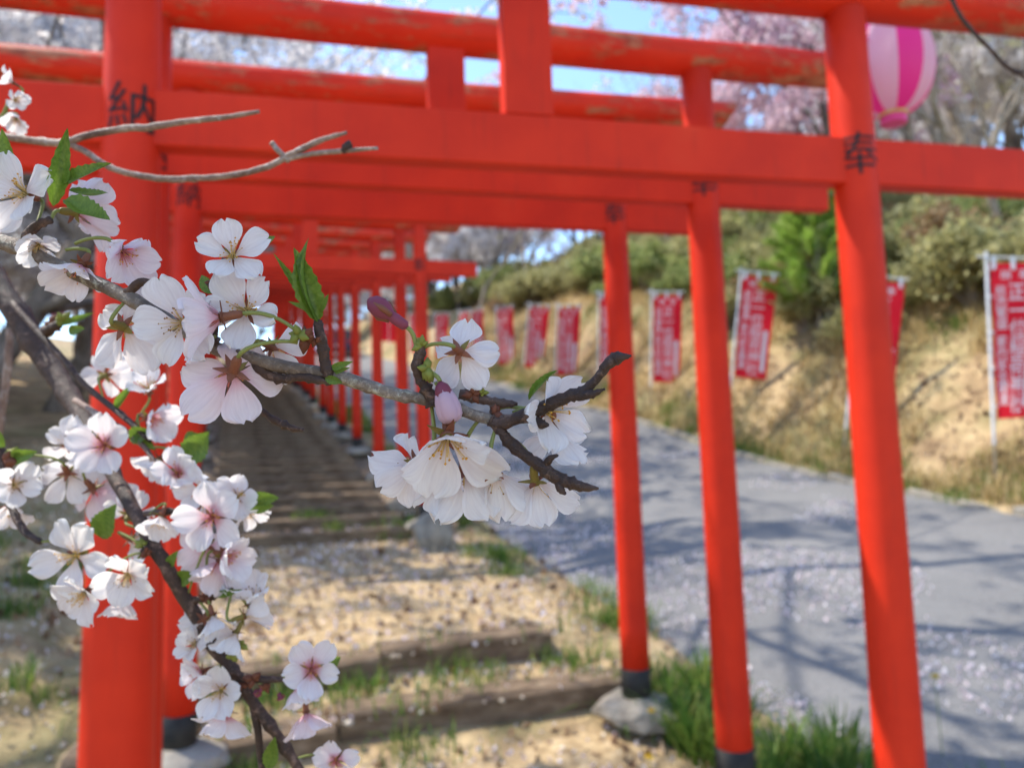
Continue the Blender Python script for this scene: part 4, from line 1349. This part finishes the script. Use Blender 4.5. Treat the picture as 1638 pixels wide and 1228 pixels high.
def leaf(branch, x0, y0, x1, y1, d0, d1, wpx, fold=0.5, seed=0, face=(0, 0, 1)):
    """serrated leaf from base pixel to tip pixel"""
    r = random.Random(seed + 900)
    p0, p1 = pix(x0, y0, d0), pix(x1, y1, d1)
    ax = (p1 - p0); L = ax.length; ax.normalize()
    nn = camvec(*face); nn = (nn - ax * nn.dot(ax)).normalized()
    side = ax.cross(nn)
    hw = wpx * (d0 + d1) / 2 / F_PX / 2
    N = 16
    v, uvs = [], []
    bend = r.uniform(-0.12, 0.12)
    for i in range(N + 1):
        u = i / N
        w = hw * (math.sin(math.pi * u ** 0.85) ** 0.8) * (1.0 - 0.35 * u) * 1.25 if 0 < i < N else hw * 0.02
        ser = 1 + (0.10 if i % 2 else -0.05)
        c = p0 + ax * (u * L) + nn * (bend * L * math.sin(math.pi * u))
        wv = 0.08 * hw * math.sin(9 * u + seed)
        for sgn, fr in ((-1, 1.0), (-1, 0.5), (0, 0), (1, 0.5), (1, 1.0)):
            off = w * fr * (ser if fr == 1.0 else 1)
            v.append(c + side * (sgn * off * math.cos(fold)) + nn * (off * math.sin(fold) + wv * fr))
            uvs.append((0.5 + 0.5 * sgn * fr, u))
    f = []
    for i in range(N):
        for j in range(4):
            a = i * 5 + j
            f.append((a, a + 1, a + 6, a + 5))
    me = mesh('leaf', v, f, M['leaf'], True)
    uvmesh(me, uvs)
    return obj('leaf', me, branch)
def bud(branch, xa, ya, xb, yb, d, wpx, att, open_=False):
    """closed bud from its stalk end a to its tip b"""
    pa, pb = pix(xa, ya, d), pix(xb, yb, d)
    ax = pb - pa; L = ax.length
    m4 = Matrix.Translation(pa) @ ax.to_track_quat('Z', 'Y').to_matrix().to_4x4()
    w = wpx * d / F_PX / 2
    b = MB()
    if open_:
        b.lathe([(0.15 * w, 0), (0.6 * w, 0.10 * L), (0.8 * w, 0.25 * L), (0.72 * w, 0.42 * L)], 12, m4)
        bo = obj('bud', b.me('bud', M['bud'], True), branch)
        for k in range(4):
            b = MB()
            m5 = m4 @ Matrix.Rotation(k * 1.7, 4, 'Z') @ Matrix.Translation((0.18 * w, 0, 0)) @ Matrix.Rotation(0.06, 4, 'Y')
            b.lathe([(0.5 * w, 0.22 * L), (0.74 * w, 0.45 * L), (0.84 * w, 0.66 * L), (0.74 * w, 0.86 * L), (0.42 * w, 0.97 * L), (0.05 * w, 1.0 * L)], 14, m5)
            obj('petal', b.me('petal', M['bud_pale'], True), bo)
    else:
        b.lathe([(0.15 * w, 0), (0.5 * w, 0.06 * L), (0.55 * w, 0.3 * L), (0.5 * w, 0.42 * L), (0.85 * w, 0.55 * L), (1.0 * w, 0.70 * L), (0.8 * w, 0.88 * L), (0.25 * w, 0.98 * L), (0.02 * w, 1.0 * L)], 12, m4)
        bo = obj('bud', b.me('bud', M['bud'], True), branch)
        for k in range(3):
            b = MB(); a = k * 2.1
            m5 = m4 @ Matrix.Rotation(a, 4, 'Z')
            b.tube([m5 @ Vector((0.5 * w, 0, 0.4 * L)), m5 @ Vector((0.95 * w, 0, 0.62 * L)), m5 @ Vector((0.7 * w, 0, 0.9 * L))], [0.25 * w, 0.3 * w, 0.03 * w], 6)
            obj('sepal', b.me('sepal', M['calyx_red'], True), bo)
    a = pix(*att)
    Ls = (a - pa).length
    pts = bez(a, a + (pa - a) * 0.3 + Vector((0, 0, 0.12 * Ls)), pa - ax.normalized() * Ls * 0.35, pa)
    b = MB(); b.tube(pts, 0.0007, 7)
    obj('stalk', b.me('stalk', M['pedicel'], True), bo)

TRUNK = Vector((-1.05, -0.55, CAMZ + 0.1))
def to_px(p):
    w = Vector(p) - CAM
    d = w.dot(FWD)
    return CX + F_PX * w.dot(RIGHT) / d, CY - F_PX * w.dot(UP) / d, d
def off_left(p_world, r_m):
    """row for a point outside the picture, in pixels as the other rows"""
    x, y, d = to_px(p_world)
    return (x, y, d, r_m * F_PX / d)

# --- the branch across the middle
D0 = 0.238
A = branch_obj('slender grey cherry branch with open white flowers crossing in front of the gates', [
    ([(-210, 330, .30, 15), (-80, 362, .285, 14), (0, 386, .275, 13), (45, 402, .27, 12), (95, 427, .265, 11), (160, 455, .26, 11), (215, 482, .255, 11), (290, 525, .25, 11), (345, 556, .245, 11), (400, 573, .242, 11), (470, 590, .24, 11), (530, 600, .24, 11), (590, 618, .238, 10.5), (640, 632, .236, 10), (690, 641, .235, 9.5), (735, 655, .234, 9), (790, 674, .233, 9)], M['twig_grey'], 'wood'),
    ([(785, 672, .233, 9), (800, 676, .232, 10), (850, 661, .231, 11), (880, 646, .230, 10.5), (910, 634, .229, 9.5), (935, 624, .228, 8.5), (957, 603, .227, 7), (972, 583, .226, 9), (985, 573, .226, 11), (995, 571, .225, 7), (1010, 569, .225, 1.5)], M['twig_dark'], 'twig'),
    ([(790, 674, .233, 9), (806, 695, .232, 8), (815, 708, .232, 10), (845, 732, .231, 9), (868, 748, .230, 10), (892, 765, .230, 11), (915, 773, .229, 9), (938, 779, .229, 7), (958, 781, .229, 1.5)], M['twig_dark'], 'twig'),
    ([(912, 634, .229, 7), (935, 632, .227, 8), (950, 629, .226, 6), (968, 622, .225, 1.2)], M['twig_dark'], 'twig'),
    ([(850, 668, .231, 7), (866, 678, .229, 8), (878, 680, .228, 2)], M['twig_dark'], 'twig'),
    ([(870, 745, .230, 7), (882, 732, .228, 5), (893, 728, .227, 1.5)], M['twig_dark'], 'twig'),
    ([(893, 768, .23, 8), (898, 784, .228, 6), (905, 790, .228, 1.5)], M['twig_dark'], 'twig'),
    ([(343, 555, .245, 9), (340, 535, .243, 8), (347, 500, .24, 6), (351, 465, .238, 6), (354, 440, .237, 7), (359, 413, .236, 4)], M['twig_dark'], 'twig'),
    ([(352, 452, .237, 6), (342, 454, .236, 9), (335, 449, .235, 6)], M['twig_dark'], 'twig'),
    ([(526, 602, .239, 11), (520, 580, .238, 9), (516, 555, .237, 9), (511, 530, .236, 8), (509, 512, .236, 7)], M['twig_dark'], 'twig'),
    ([(400, 578, .242, 9), (425, 597, .241, 8), (450, 606, .24, 7.5), (480, 603, .239, 7), (505, 607, .238, 7), (530, 613, .238, 3)], M['twig_dark'], 'twig'),
    ([(380, 618, .25, 5), (405, 645, .248, 5), (428, 664, .247, 5), (440, 672, .246, 6), (465, 684, .245, 5), (486, 688, .245, 3)], M['twig_dark'], 'twig'),
    ([(694, 642, .234, 11), (684, 625, .233, 9), (672, 605, .232, 8), (667, 585, .231, 8.5), (672, 566, .231, 9), (675, 552, .231, 7)], M['twig_dark'], 'twig'),
    ([(735, 630, .236, 8), (752, 633, .236, 9), (780, 641, .236, 7), (805, 645, .236, 7), (828, 646, .236, 3)], M['twig_dark'], 'twig'),
    ([(792, 640, .236, 5), (790, 658, .235, 7), (793, 672, .233, 7)], M['twig_dark'], 'twig'),
    ([(45, 405, .27, 8), (42, 382, .268, 8), (60, 360, .266, 7), (80, 352, .264, 5)], M['twig_dark'], 'twig'),
    ([(205, 468, .256, 7), (225, 452, .254, 7), (245, 452, .253, 4)], M['twig_dark'], 'twig'),
    ([(320, 540, .246, 6), (332, 560, .245, 5)], M['twig_dark'], 'twig'),
])
DA = .238
# upper left cluster
flower(A, 372, 410, .236, 66, (.22, .30, .93), 20, 'w', (358, 440, .237), 8)
flower(A, 394, 498, .238, 74, (.10, .12, .98), 28, 'w', (360, 470, .240), 30)
flower(A, 293, 517, .236, 80, (-.18, -.05, .98), 16, 'w', (345, 540, .242), 10)
flower(A, 352, 508, .231, 84, (-.86, -.18, .18), 40, 's', (478, 532, .234), 50)
flower(A, 372, 596, .233, 96, (-.42, -.55, -.62), 20, 's', (476, 548, .234), 20)
flower(A, 436, 556, .248, 66, (.45, -.30, -.75), 24, 'w', (400, 560, .246), 0)
flower(A, 198, 523, .262, 78, (.06, -.10, -.97), 12, 'w', (206, 478, .257), 15)
flower(A, 130, 425, .262, 66, (-.10, -.72, .55), 52, 'p', (105, 400, .266), 20)
flower(A, 196, 402, .258, 64, (.55, -.45, .35), 45, 's', (120, 390, .264), 0)
flower(A, 40, 310, .266, 74, (-.12, .02, .98), 15, 'w', (60, 362, .267), 5)
flower(A, 122, 340, .275, 72, (.35, .10, -.85), 30, 's', (80, 355, .266), 40)
flower(A, 62, 392, .268, 44, (.2, -.35, .6), 40, 'w', (45, 385, .269), 0)
# middle cluster
flower(A, 736, 563, .230, 74, (.24, -.22, -.93), 30, 'w', (678, 556, .231), 10)
flower(A, 716, 700, .228, 108, (.05, -.62, .72), 34, 'w', (697, 612, .231), 16)
flower(A, 664, 742, .237, 80, (-.62, -.42, -.50), 22, 'w', (690, 640, .235), 30)
flower(A, 742, 757, .240, 84, (.02, -.86, -.35), 38, 'w', (770, 668, .235), 0)
flower(A, 700, 775, .243, 60, (-.1, -.9, -.2), 34, 'w', (735, 660, .236), 50)
flower(A, 790, 756, .236, 84, (.12, -.78, -.55), 38, 'w', (795, 680, .234), 25)
flower(A, 856, 772, .236, 80, (.10, -.82, -.45), 40, 'w', (800, 690, .234), 10)
flower(A, 874, 657, .236, 84, (.55, -.02, .75), 26, 'w', (795, 655, .236), 30)
flower(A, 884, 686, .240, 78, (.02, -.80, -.45), 32, 'w', (820, 660, .238), 10)
bud(A, 652, 524, 588, 478, .230, 34, (668, 560, .231))
bud(A, 704, 610, 724, 676, .229, 36, (688, 596, .231), True)
bud_lump(A, 488, 541, .235, 18, 1); bud_lump(A, 505, 545, .236, 10, 2); bud_lump(A, 756, 630, .235, 15, 3); bud_lump(A, 790, 662, .234, 17, 4); bud_lump(A, 338, 452, .235, 9, 9)
bud_lump(A, 478, 536, .234, 15, 5, M['bract'], 'bract'); bud_lump(A, 684, 590, .230, 17, 6, M['bract'], 'bract'); bud_lump(A, 674, 552, .230, 12, 7, M['bract'], 'bract'); bud_lump(A, 772, 628, .235, 9, 8, M['bract'], 'bract')
leaf(A, 508, 515, 470, 396, .236, .232, 46, 0.75, 1, (.5, 0, .8)); leaf(A, 510, 515, 493, 381, .235, .234, 40, 1.0, 2, (-.6, 0, .8)); leaf(A, 505, 500, 437, 405, .236, .236, 20, 0.9, 3); leaf(A, 505, 498, 461, 482, .235, .232, 10, 0.5, 4); leaf(A, 512, 500, 526, 470, .235, .233, 12, 0.6, 24)
leaf(A, 528, 590, 565, 578, .238, .236, 12, 0.4, 5); leaf(A, 520, 605, 548, 612, .237, .236, 14, 0.4, 6); leaf(A, 530, 596, 560, 588, .239, .238, 9, 0.3, 25)
leaf(A, 846, 640, 892, 592, .240, .242, 26, 1.1, 7, (.3, .8, .4)); leaf(A, 340, 470, 322, 440, .243, .245, 22, 0.5, 8); leaf(A, 360, 465, 372, 440, .243, .245, 20, 0.5, 26); leaf(A, 245, 452, 275, 450, .254, .252, 12, 0.4, 9); leaf(A, 410, 395, 440, 378, .245, .25, 16, 0.4, 10)
leaf(A, 85, 330, 108, 205, .265, .262, 40, 0.85, 11, (.5, 0, .8)); leaf(A, 100, 300, 178, 262, .266, .262, 34, 0.7, 12, (0, .5, .8)); leaf(A, 105, 320, 176, 352, .262, .256, 46, 0.7, 13, (.2, .6, .7)); leaf(A, 110, 305, 172, 308, .268, .266, 26, 0.6, 14, (0, .7, .5)); leaf(A, 18, 285, 2, 205, .268, .266, 26, 0.5, 15)
# small soft cluster at the very left
e_small = [(16, 135, .42, 30, (-.6, .2, .6)), (26, 188, .42, 30, (.5, -.3, .6))]

# --- the descending branch at the lower left
B = branch_obj('dark cherry branch hanging down past the thick post, crowded with flowers', [
    ([(-260, 190, .52, 22), (-120, 320, .50, 20), (0, 462, .48, 19), (55, 548, .47, 18), (100, 615, .46, 16), (140, 680, .44, 14), (175, 745, .41, 12), (205, 800, .385, 11), (230, 845, .375, 11), (258, 893, .37, 11), (300, 962, .37, 11), (338, 1028, .37, 10), (372, 1072, .37, 9), (402, 1118, .37, 9), (440, 1170, .37, 8), (485, 1240, .37, 7), (540, 1330, .37, 4)], M['twig_dark'], 'wood'),
    ([(20, 485, .44, 5), (60, 530, .43, 5), (100, 573, .42, 5), (130, 610, .415, 5), (165, 640, .41, 5), (200, 668, .40, 5), (240, 705, .39, 4)], M['twig_dark'], 'twig'),
    ([(120, 640, .43, 5), (165, 668, .41, 5), (200, 690, .40, 5), (235, 720, .39, 4), (262, 770, .38, 3)], M['twig_dead'], 'twig'),
    ([(16, 525, .62, 5), (12, 590, .62, 6), (4, 650, .62, 6), (-6, 720, .62, 5)], M['twig_dead'], 'twig'),
    ([(-30, 640, .40, 6), (0, 730, .39, 6), (12, 790, .385, 6), (25, 825, .38, 6), (42, 852, .375, 6), (66, 867, .37, 4)], M['twig_dark'], 'twig'),
    ([(232, 822, .375, 4), (262, 818, .37, 5), (300, 818, .37, 4)], M['twig_dark'], 'twig'),
    ([(262, 893, .37, 6), (238, 880, .368, 7), (225, 884, .366, 4)], M['twig_dark'], 'twig'),
    ([(300, 960, .37, 6), (325, 958, .368, 6), (345, 950, .366, 6), (372, 942, .365, 3)], M['twig_dark'], 'twig'),
    ([(362, 1062, .37, 6), (385, 1080, .368, 6), (420, 1086, .366, 6), (455, 1086, .365, 4)], M['twig_dark'], 'twig'),
    ([(402, 1118, .37, 6), (412, 1165, .37, 6), (420, 1240, .37, 5)], M['twig_dark'], 'twig'),
    ([(350, 1045, .37, 5), (372, 1018, .365, 5), (385, 1000, .362, 3)], M['twig_dark'], 'twig'),
    ([(70, 535, .43, 5), (82, 525, .425, 8), (95, 518, .42, 4)], M['twig_dark'], 'twig'),
    ([(-20, 690, .40, 7), (8, 735, .395, 9), (20, 730, .39, 4)], M['twig_dark'], 'twig'),
])
BF = [  # x, y, depth, R, face, tilt, kind, attach
    (168, 712, .385, 56, (.08, .10, .97), 20, 'p', (200, 690, .40)),
    (122, 888, .37, 64, (-.05, .08, .98), 14, 'w', (66, 866, .37)),
    (108, 757, .395, 54, (-.25, -.55, -.70), 28, 'w', (20, 732, .39)),
    (150, 782, .40, 58, (.15, -.60, -.60), 34, 's', (190, 690, .40)),
    (112, 710, .41, 48, (-.5, .3, -.6), 30, 'w', (150, 690, .41)),
    (22, 775, .385, 46, (.55, .10, .60), 36, 'w', (14, 745, .39)),
    (15, 810, .39, 44, (.35, -.60, .40), 36, 'w', (14, 760, .39)),
    (237, 622, .40, 42, (.15, .55, .55), 40, 'w', (215, 680, .40)),
    (238, 668, .395, 50, (.75, -.20, .35), 40, 'p', (225, 700, .395)),
    (170, 600, .42, 46, (.0, .15, -.96), 10, 'w', (165, 640, .41)),
    (284, 757, .38, 50, (.40, .35, .70), 45, 'p', (262, 768, .38)),
    (255, 735, .39, 44, (-.3, -.5, .5), 40, 'w', (245, 715, .39)),
    (326, 786, .375, 48, (-.25, .10, .92), 22, 'w', (300, 818, .37)),
    (379, 795, .372, 48, (.22, .12, .95), 18, 'w', (300, 818, .37)),
    (340, 826, .365, 60, (.05, .02, .98), 22, 'p', (300, 818, .37)),
    (395, 815, .378, 40, (.5, -.6, .3), 40, 'w', (300, 820, .37)),
    (258, 826, .365, 46, (-.05, -.75, .55), 36, 'w', (240, 822, .372)),
    (205, 822, .39, 48, (-.2, .35, -.7), 30, 'w', (225, 850, .378)),
    (210, 862, .385, 48, (.35, -.45, -.6), 30, 'w', (232, 880, .368)),
    (136, 948, .365, 56, (-.30, -.45, .78), 22, 'w', (225, 884, .366)),
    (205, 918, .36, 54, (.10, -.30, .90), 26, 'w', (228, 884, .366)),
    (195, 955, .368, 46, (-.05, -.85, .25), 40, 'p', (230, 886, .367)),
    (330, 872, .368, 54, (-.35, -.30, -.70), 28, 's', (300, 955, .37)),
    (358, 888, .362, 56, (.55, -.10, .30), 46, 'p', (330, 957, .367)),
    (350, 898, .366, 54, (-.35, -.80, .15), 46, 's', (330, 957, .367)),
    (392, 985, .362, 52, (.60, .10, -.45), 40, 'w', (372, 943, .365)),
    (405, 962, .368, 56, (-.1, .70, .20), 50, 'w', (372, 943, .365)),
    (325, 990, .368, 48, (-.45, -.30, -.45), 36, 'w', (318, 962, .368)),
    (340, 985, .36, 46, (.30, -.65, .30), 40, 'w', (330, 960, .367)),
    (312, 1030, .366, 36, (-.2, .25, .70), 40, 'w', (335, 1025, .37)),
    (322, 1074, .364, 46, (-.55, -.05, .60), 34, 'p', (365, 1065, .37)),
    (354, 1104, .362, 50, (.02, .10, .97), 30, 'w', (372, 1072, .37)),
    (362, 1140, .365, 56, (-.20, -.80, .25), 30, 'p', (380, 1085, .37)),
    (378, 1012, .36, 46, (-.30, -.70, .25), 44, 'w', (384, 1002, .362)),
    (498, 1070, .362, 54, (.28, .25, .85), 24, 'p', (455, 1086, .365)),
    (478, 1096, .360, 44, (.15, -.75, .40), 46, 'p', (450, 1086, .365)),
    (490, 1140, .364, 54, (.15, -.70, .30), 36, 's', (452, 1088, .365)),
    (538, 1215, .37, 44, (.05, .15, .95), 24, 'p', (470, 1215, .37)),
]
for i, (x, y, d, R, fc, tl, kd, at) in enumerate(BF):
    flower(B, x, y, d, R, fc, tl, kd, at, (i * 37) % 72)
for i, (x, y, d, r_) in enumerate(((82, 520, .425, 14), (10, 738, .39, 18), (235, 882, .366, 10), (330, 958, .366, 11), (405, 1085, .365, 12), (425, 1100, .366, 10), (385, 1095, .367, 11))):
    bud_lump(B, x, y, d, r_, 20 + i)
for i, (x, y, d, r_) in enumerate(((100, 512, .42, 12), (385, 1030, .362, 12), (372, 1048, .364, 11), (26, 726, .39, 12), (228, 872, .367, 10))):
    bud_lump(B, x, y, d, r_, 40 + i, M['bract'], 'bract')
for i, row in enumerate(((300, 735, 335, 690, .385, .38, 46, .5), (160, 858, 186, 806, .385, .38, 40, .4), (208, 700, 242, 688, .395, .39, 32, .6), (395, 800, 446, 796, .372, .368, 24, .4), (400, 815, 438, 808, .372, .37, 18, .4), (285, 925, 315, 918, .37, .366, 26, .4), (345, 950, 388, 942, .366, .362, 16, .8), (505, 1075, 545, 1050, .366, .37, 30, .5), (430, 1228, 440, 1178, .368, .365, 26, .5), (110, 530, 135, 525, .42, .415, 18, .5), (15, 735, 60, 722, .39, .385, 26, .6), (185, 655, 215, 612, .405, .40, 18, .8), (215, 690, 250, 720, .395, .39, 22, .6), (8, 715, -10, 680, .39, .39, 24, .5), (270, 905, 285, 880, .37, .366, 16, .4), (92, 520, 150, 500, .42, .415, 12, .6), (300, 690, 318, 740, .40, .39, 30, .3))):
    leaf(B, *row[:4], row[4], row[5], row[6], row[7], 50 + i)
bud(B, 420, 1100, 408, 1112, .365, 14, (410, 1088, .366)); bud(B, 445, 1108, 452, 1118, .364, 14, (440, 1090, .366))

# --- dead twigs above, and the thin twig at the top corner
Cb = branch_obj('thin bare twigs with a small white blossom, reaching across the thick post below its writing', [
    ([(-260, 160, .46, 8), (-100, 196, .44, 7), (0, 217, .43, 6), (70, 227, .425, 6), (104, 228, .42, 6), (140, 217, .42, 5.5), (200, 206, .42, 5.5), (238, 204, .42, 6), (300, 194, .42, 4.5), (345, 190, .42, 4.5), (415, 179, .42, 3)], M['twig_dead'], 'wood'),
    ([(104, 228, .42, 5), (135, 242, .42, 5), (165, 262, .42, 5), (200, 276, .42, 5), (265, 287, .42, 5.5), (320, 285, .42, 5), (375, 280, .42, 5), (430, 266, .42, 5), (470, 245, .42, 5), (510, 226, .42, 4.5), (555, 212, .42, 2.5)], M['twig_dead'], 'twig'),
    ([(455, 256, .42, 4), (500, 246, .42, 4), (545, 242, .42, 4), (605, 237, .42, 2.5)], M['twig_dead'], 'twig'),
    ([(462, 258, .42, 4), (446, 242, .42, 4.5), (434, 228, .42, 4)], M['twig_dead'], 'twig'),
    ([(548, 243, .42, 5), (556, 234, .42, 7), (562, 228, .42, 5)], M['twig_dark'], 'twig'),
    ([(0, 190, .42, 3), (8, 178, .42, 3), (14, 160, .42, 2.5)], M['pedicel'], 'twig'),
])
for i, (x, y, d, R, fc) in enumerate(((20, 132, .42, 26, (-.5, .3, .5)), (24, 160, .42, 24, (.6, -.1, .4)), (26, 190, .42, 28, (.2, -.6, .5)))):
    flower(Cb, x, y, d, R, fc, 35, 'w', (6, 182, .42))
Tb = branch_obj('very thin dark bare twig drooping in front of the top log of the first gate', [
    ([(1470, -140, 1.0, 4), (1505, -50, 1.0, 3.6), (1525, 5, 1.0, 3.4), (1548, 42, 1.0, 3.2), (1585, 80, 1.0, 3), (1612, 108, 1.0, 3), (1650, 128, 1.0, 2.5), (1700, 140, 1.0, 2)], M['twig_dark'], 'wood'),
    ([(1612, 108, 1.0, 2.4), (1628, 116, 1.0, 3.4), (1640, 114, 1.0, 2)], M['twig_dark'], 'twig'),
])

# --- the tree these branches belong to stands beside the viewer; one unseen bough is added above the view to shade the middle flowers
tb = Vector((-1.15, -0.60, 0))
ts_, tt_ = to_st(tb.x, tb.y)
tb.z = ground_z(ts_, tt_) - 0.1
nt_ = empty('cherry_tree', tb)
tag(nt_, 'leaning old cherry tree beside the path that carries the flowering branches', 'tree')
b = MB()
def limb(pts, r0, r1, n=10):
    P = smooth_path([tuple(p) for p in pts], 4)
    b.tube([Vector(p) - tb for p in P], [r0 + (r1 - r0) * i / (len(P) - 1) for i in range(len(P))], n, True, 0.05, rnd)
limb([tb, (-1.18, -0.58, 0.7), (-1.1, -0.5, 1.5), (-1.15, -0.42, 2.2), (-1.35, -0.5, 3.2), (-1.7, -0.8, 4.3)], 0.13, 0.05)
ends = []
for rows, rr in (((-210, 330, .30), 0.0036), ((-260, 190, .52), 0.009), ((-260, 160, .46), 0.003)):
    p = pix(*rows)
    limb([(-1.12, -0.47, 1.75), ((-1.12 + p.x) / 2, p.y * 0.35 - 0.1, p.z + 0.16), (p.x - 0.08, p.y - 0.02, p.z + 0.03), p], 0.02, rr, 8)
shade_bough = [(-1.15, -0.45, 2.0), (-0.85, 0.0, 2.26), (-0.58, 0.30, 2.36), (-0.44, 0.39, 2.39), (-0.33, 0.44, 2.41)]  # added out of view, carries the blossoms that block sun from the middle cluster
limb(shade_bough, 0.03, 0.006, 8)
limb([(-1.3, -0.5, 3.0), (-1.0, 0.2, 3.6), (-0.5, 0.6, 4.0), (0.1, 0.8, 4.2), (0.7, 0.95, 4.1), (0.95, 1.0, 3.2), pix(1470, -140, 1.0)], 0.03, 0.0035, 7)
limb([(-1.5, -0.6, 3.7), (-2.2, -1.2, 4.3), (-2.8, -1.7, 4.6)], 0.04, 0.008, 7)
obj('trunk', b.me('trunk', M['bark'], True), nt_)
g = np.random.default_rng(88)
P = []
for k in range(60):  # unseen blossom bunch, added to cast shade on the middle flowers
    q = np.array((-0.45, 0.375, 2.36)) + g.normal(size=3) * np.array((0.035, 0.035, 0.03))
    P += [q + g.normal(size=3) * 0.02 for _ in range(5)]
for k in range(260):
    q = np.array((-2.2, -1.2, 4.2)) + g.normal(size=3) * np.array((0.8, 0.7, 0.5))
    P += [q + g.normal(size=3) * 0.04 for _ in range(5)]
def unseen(p):
    x, y, d = to_px(Vector(p))
    return d < 0.02 or y < -70 or x < -70
P = np.array([p for p in P if unseen(p)])
v, f = quads(P - np.array(tuple(tb)), 0.034, 9)
obj('crown', mesh('crown', v, f, M['blossom']), nt_)
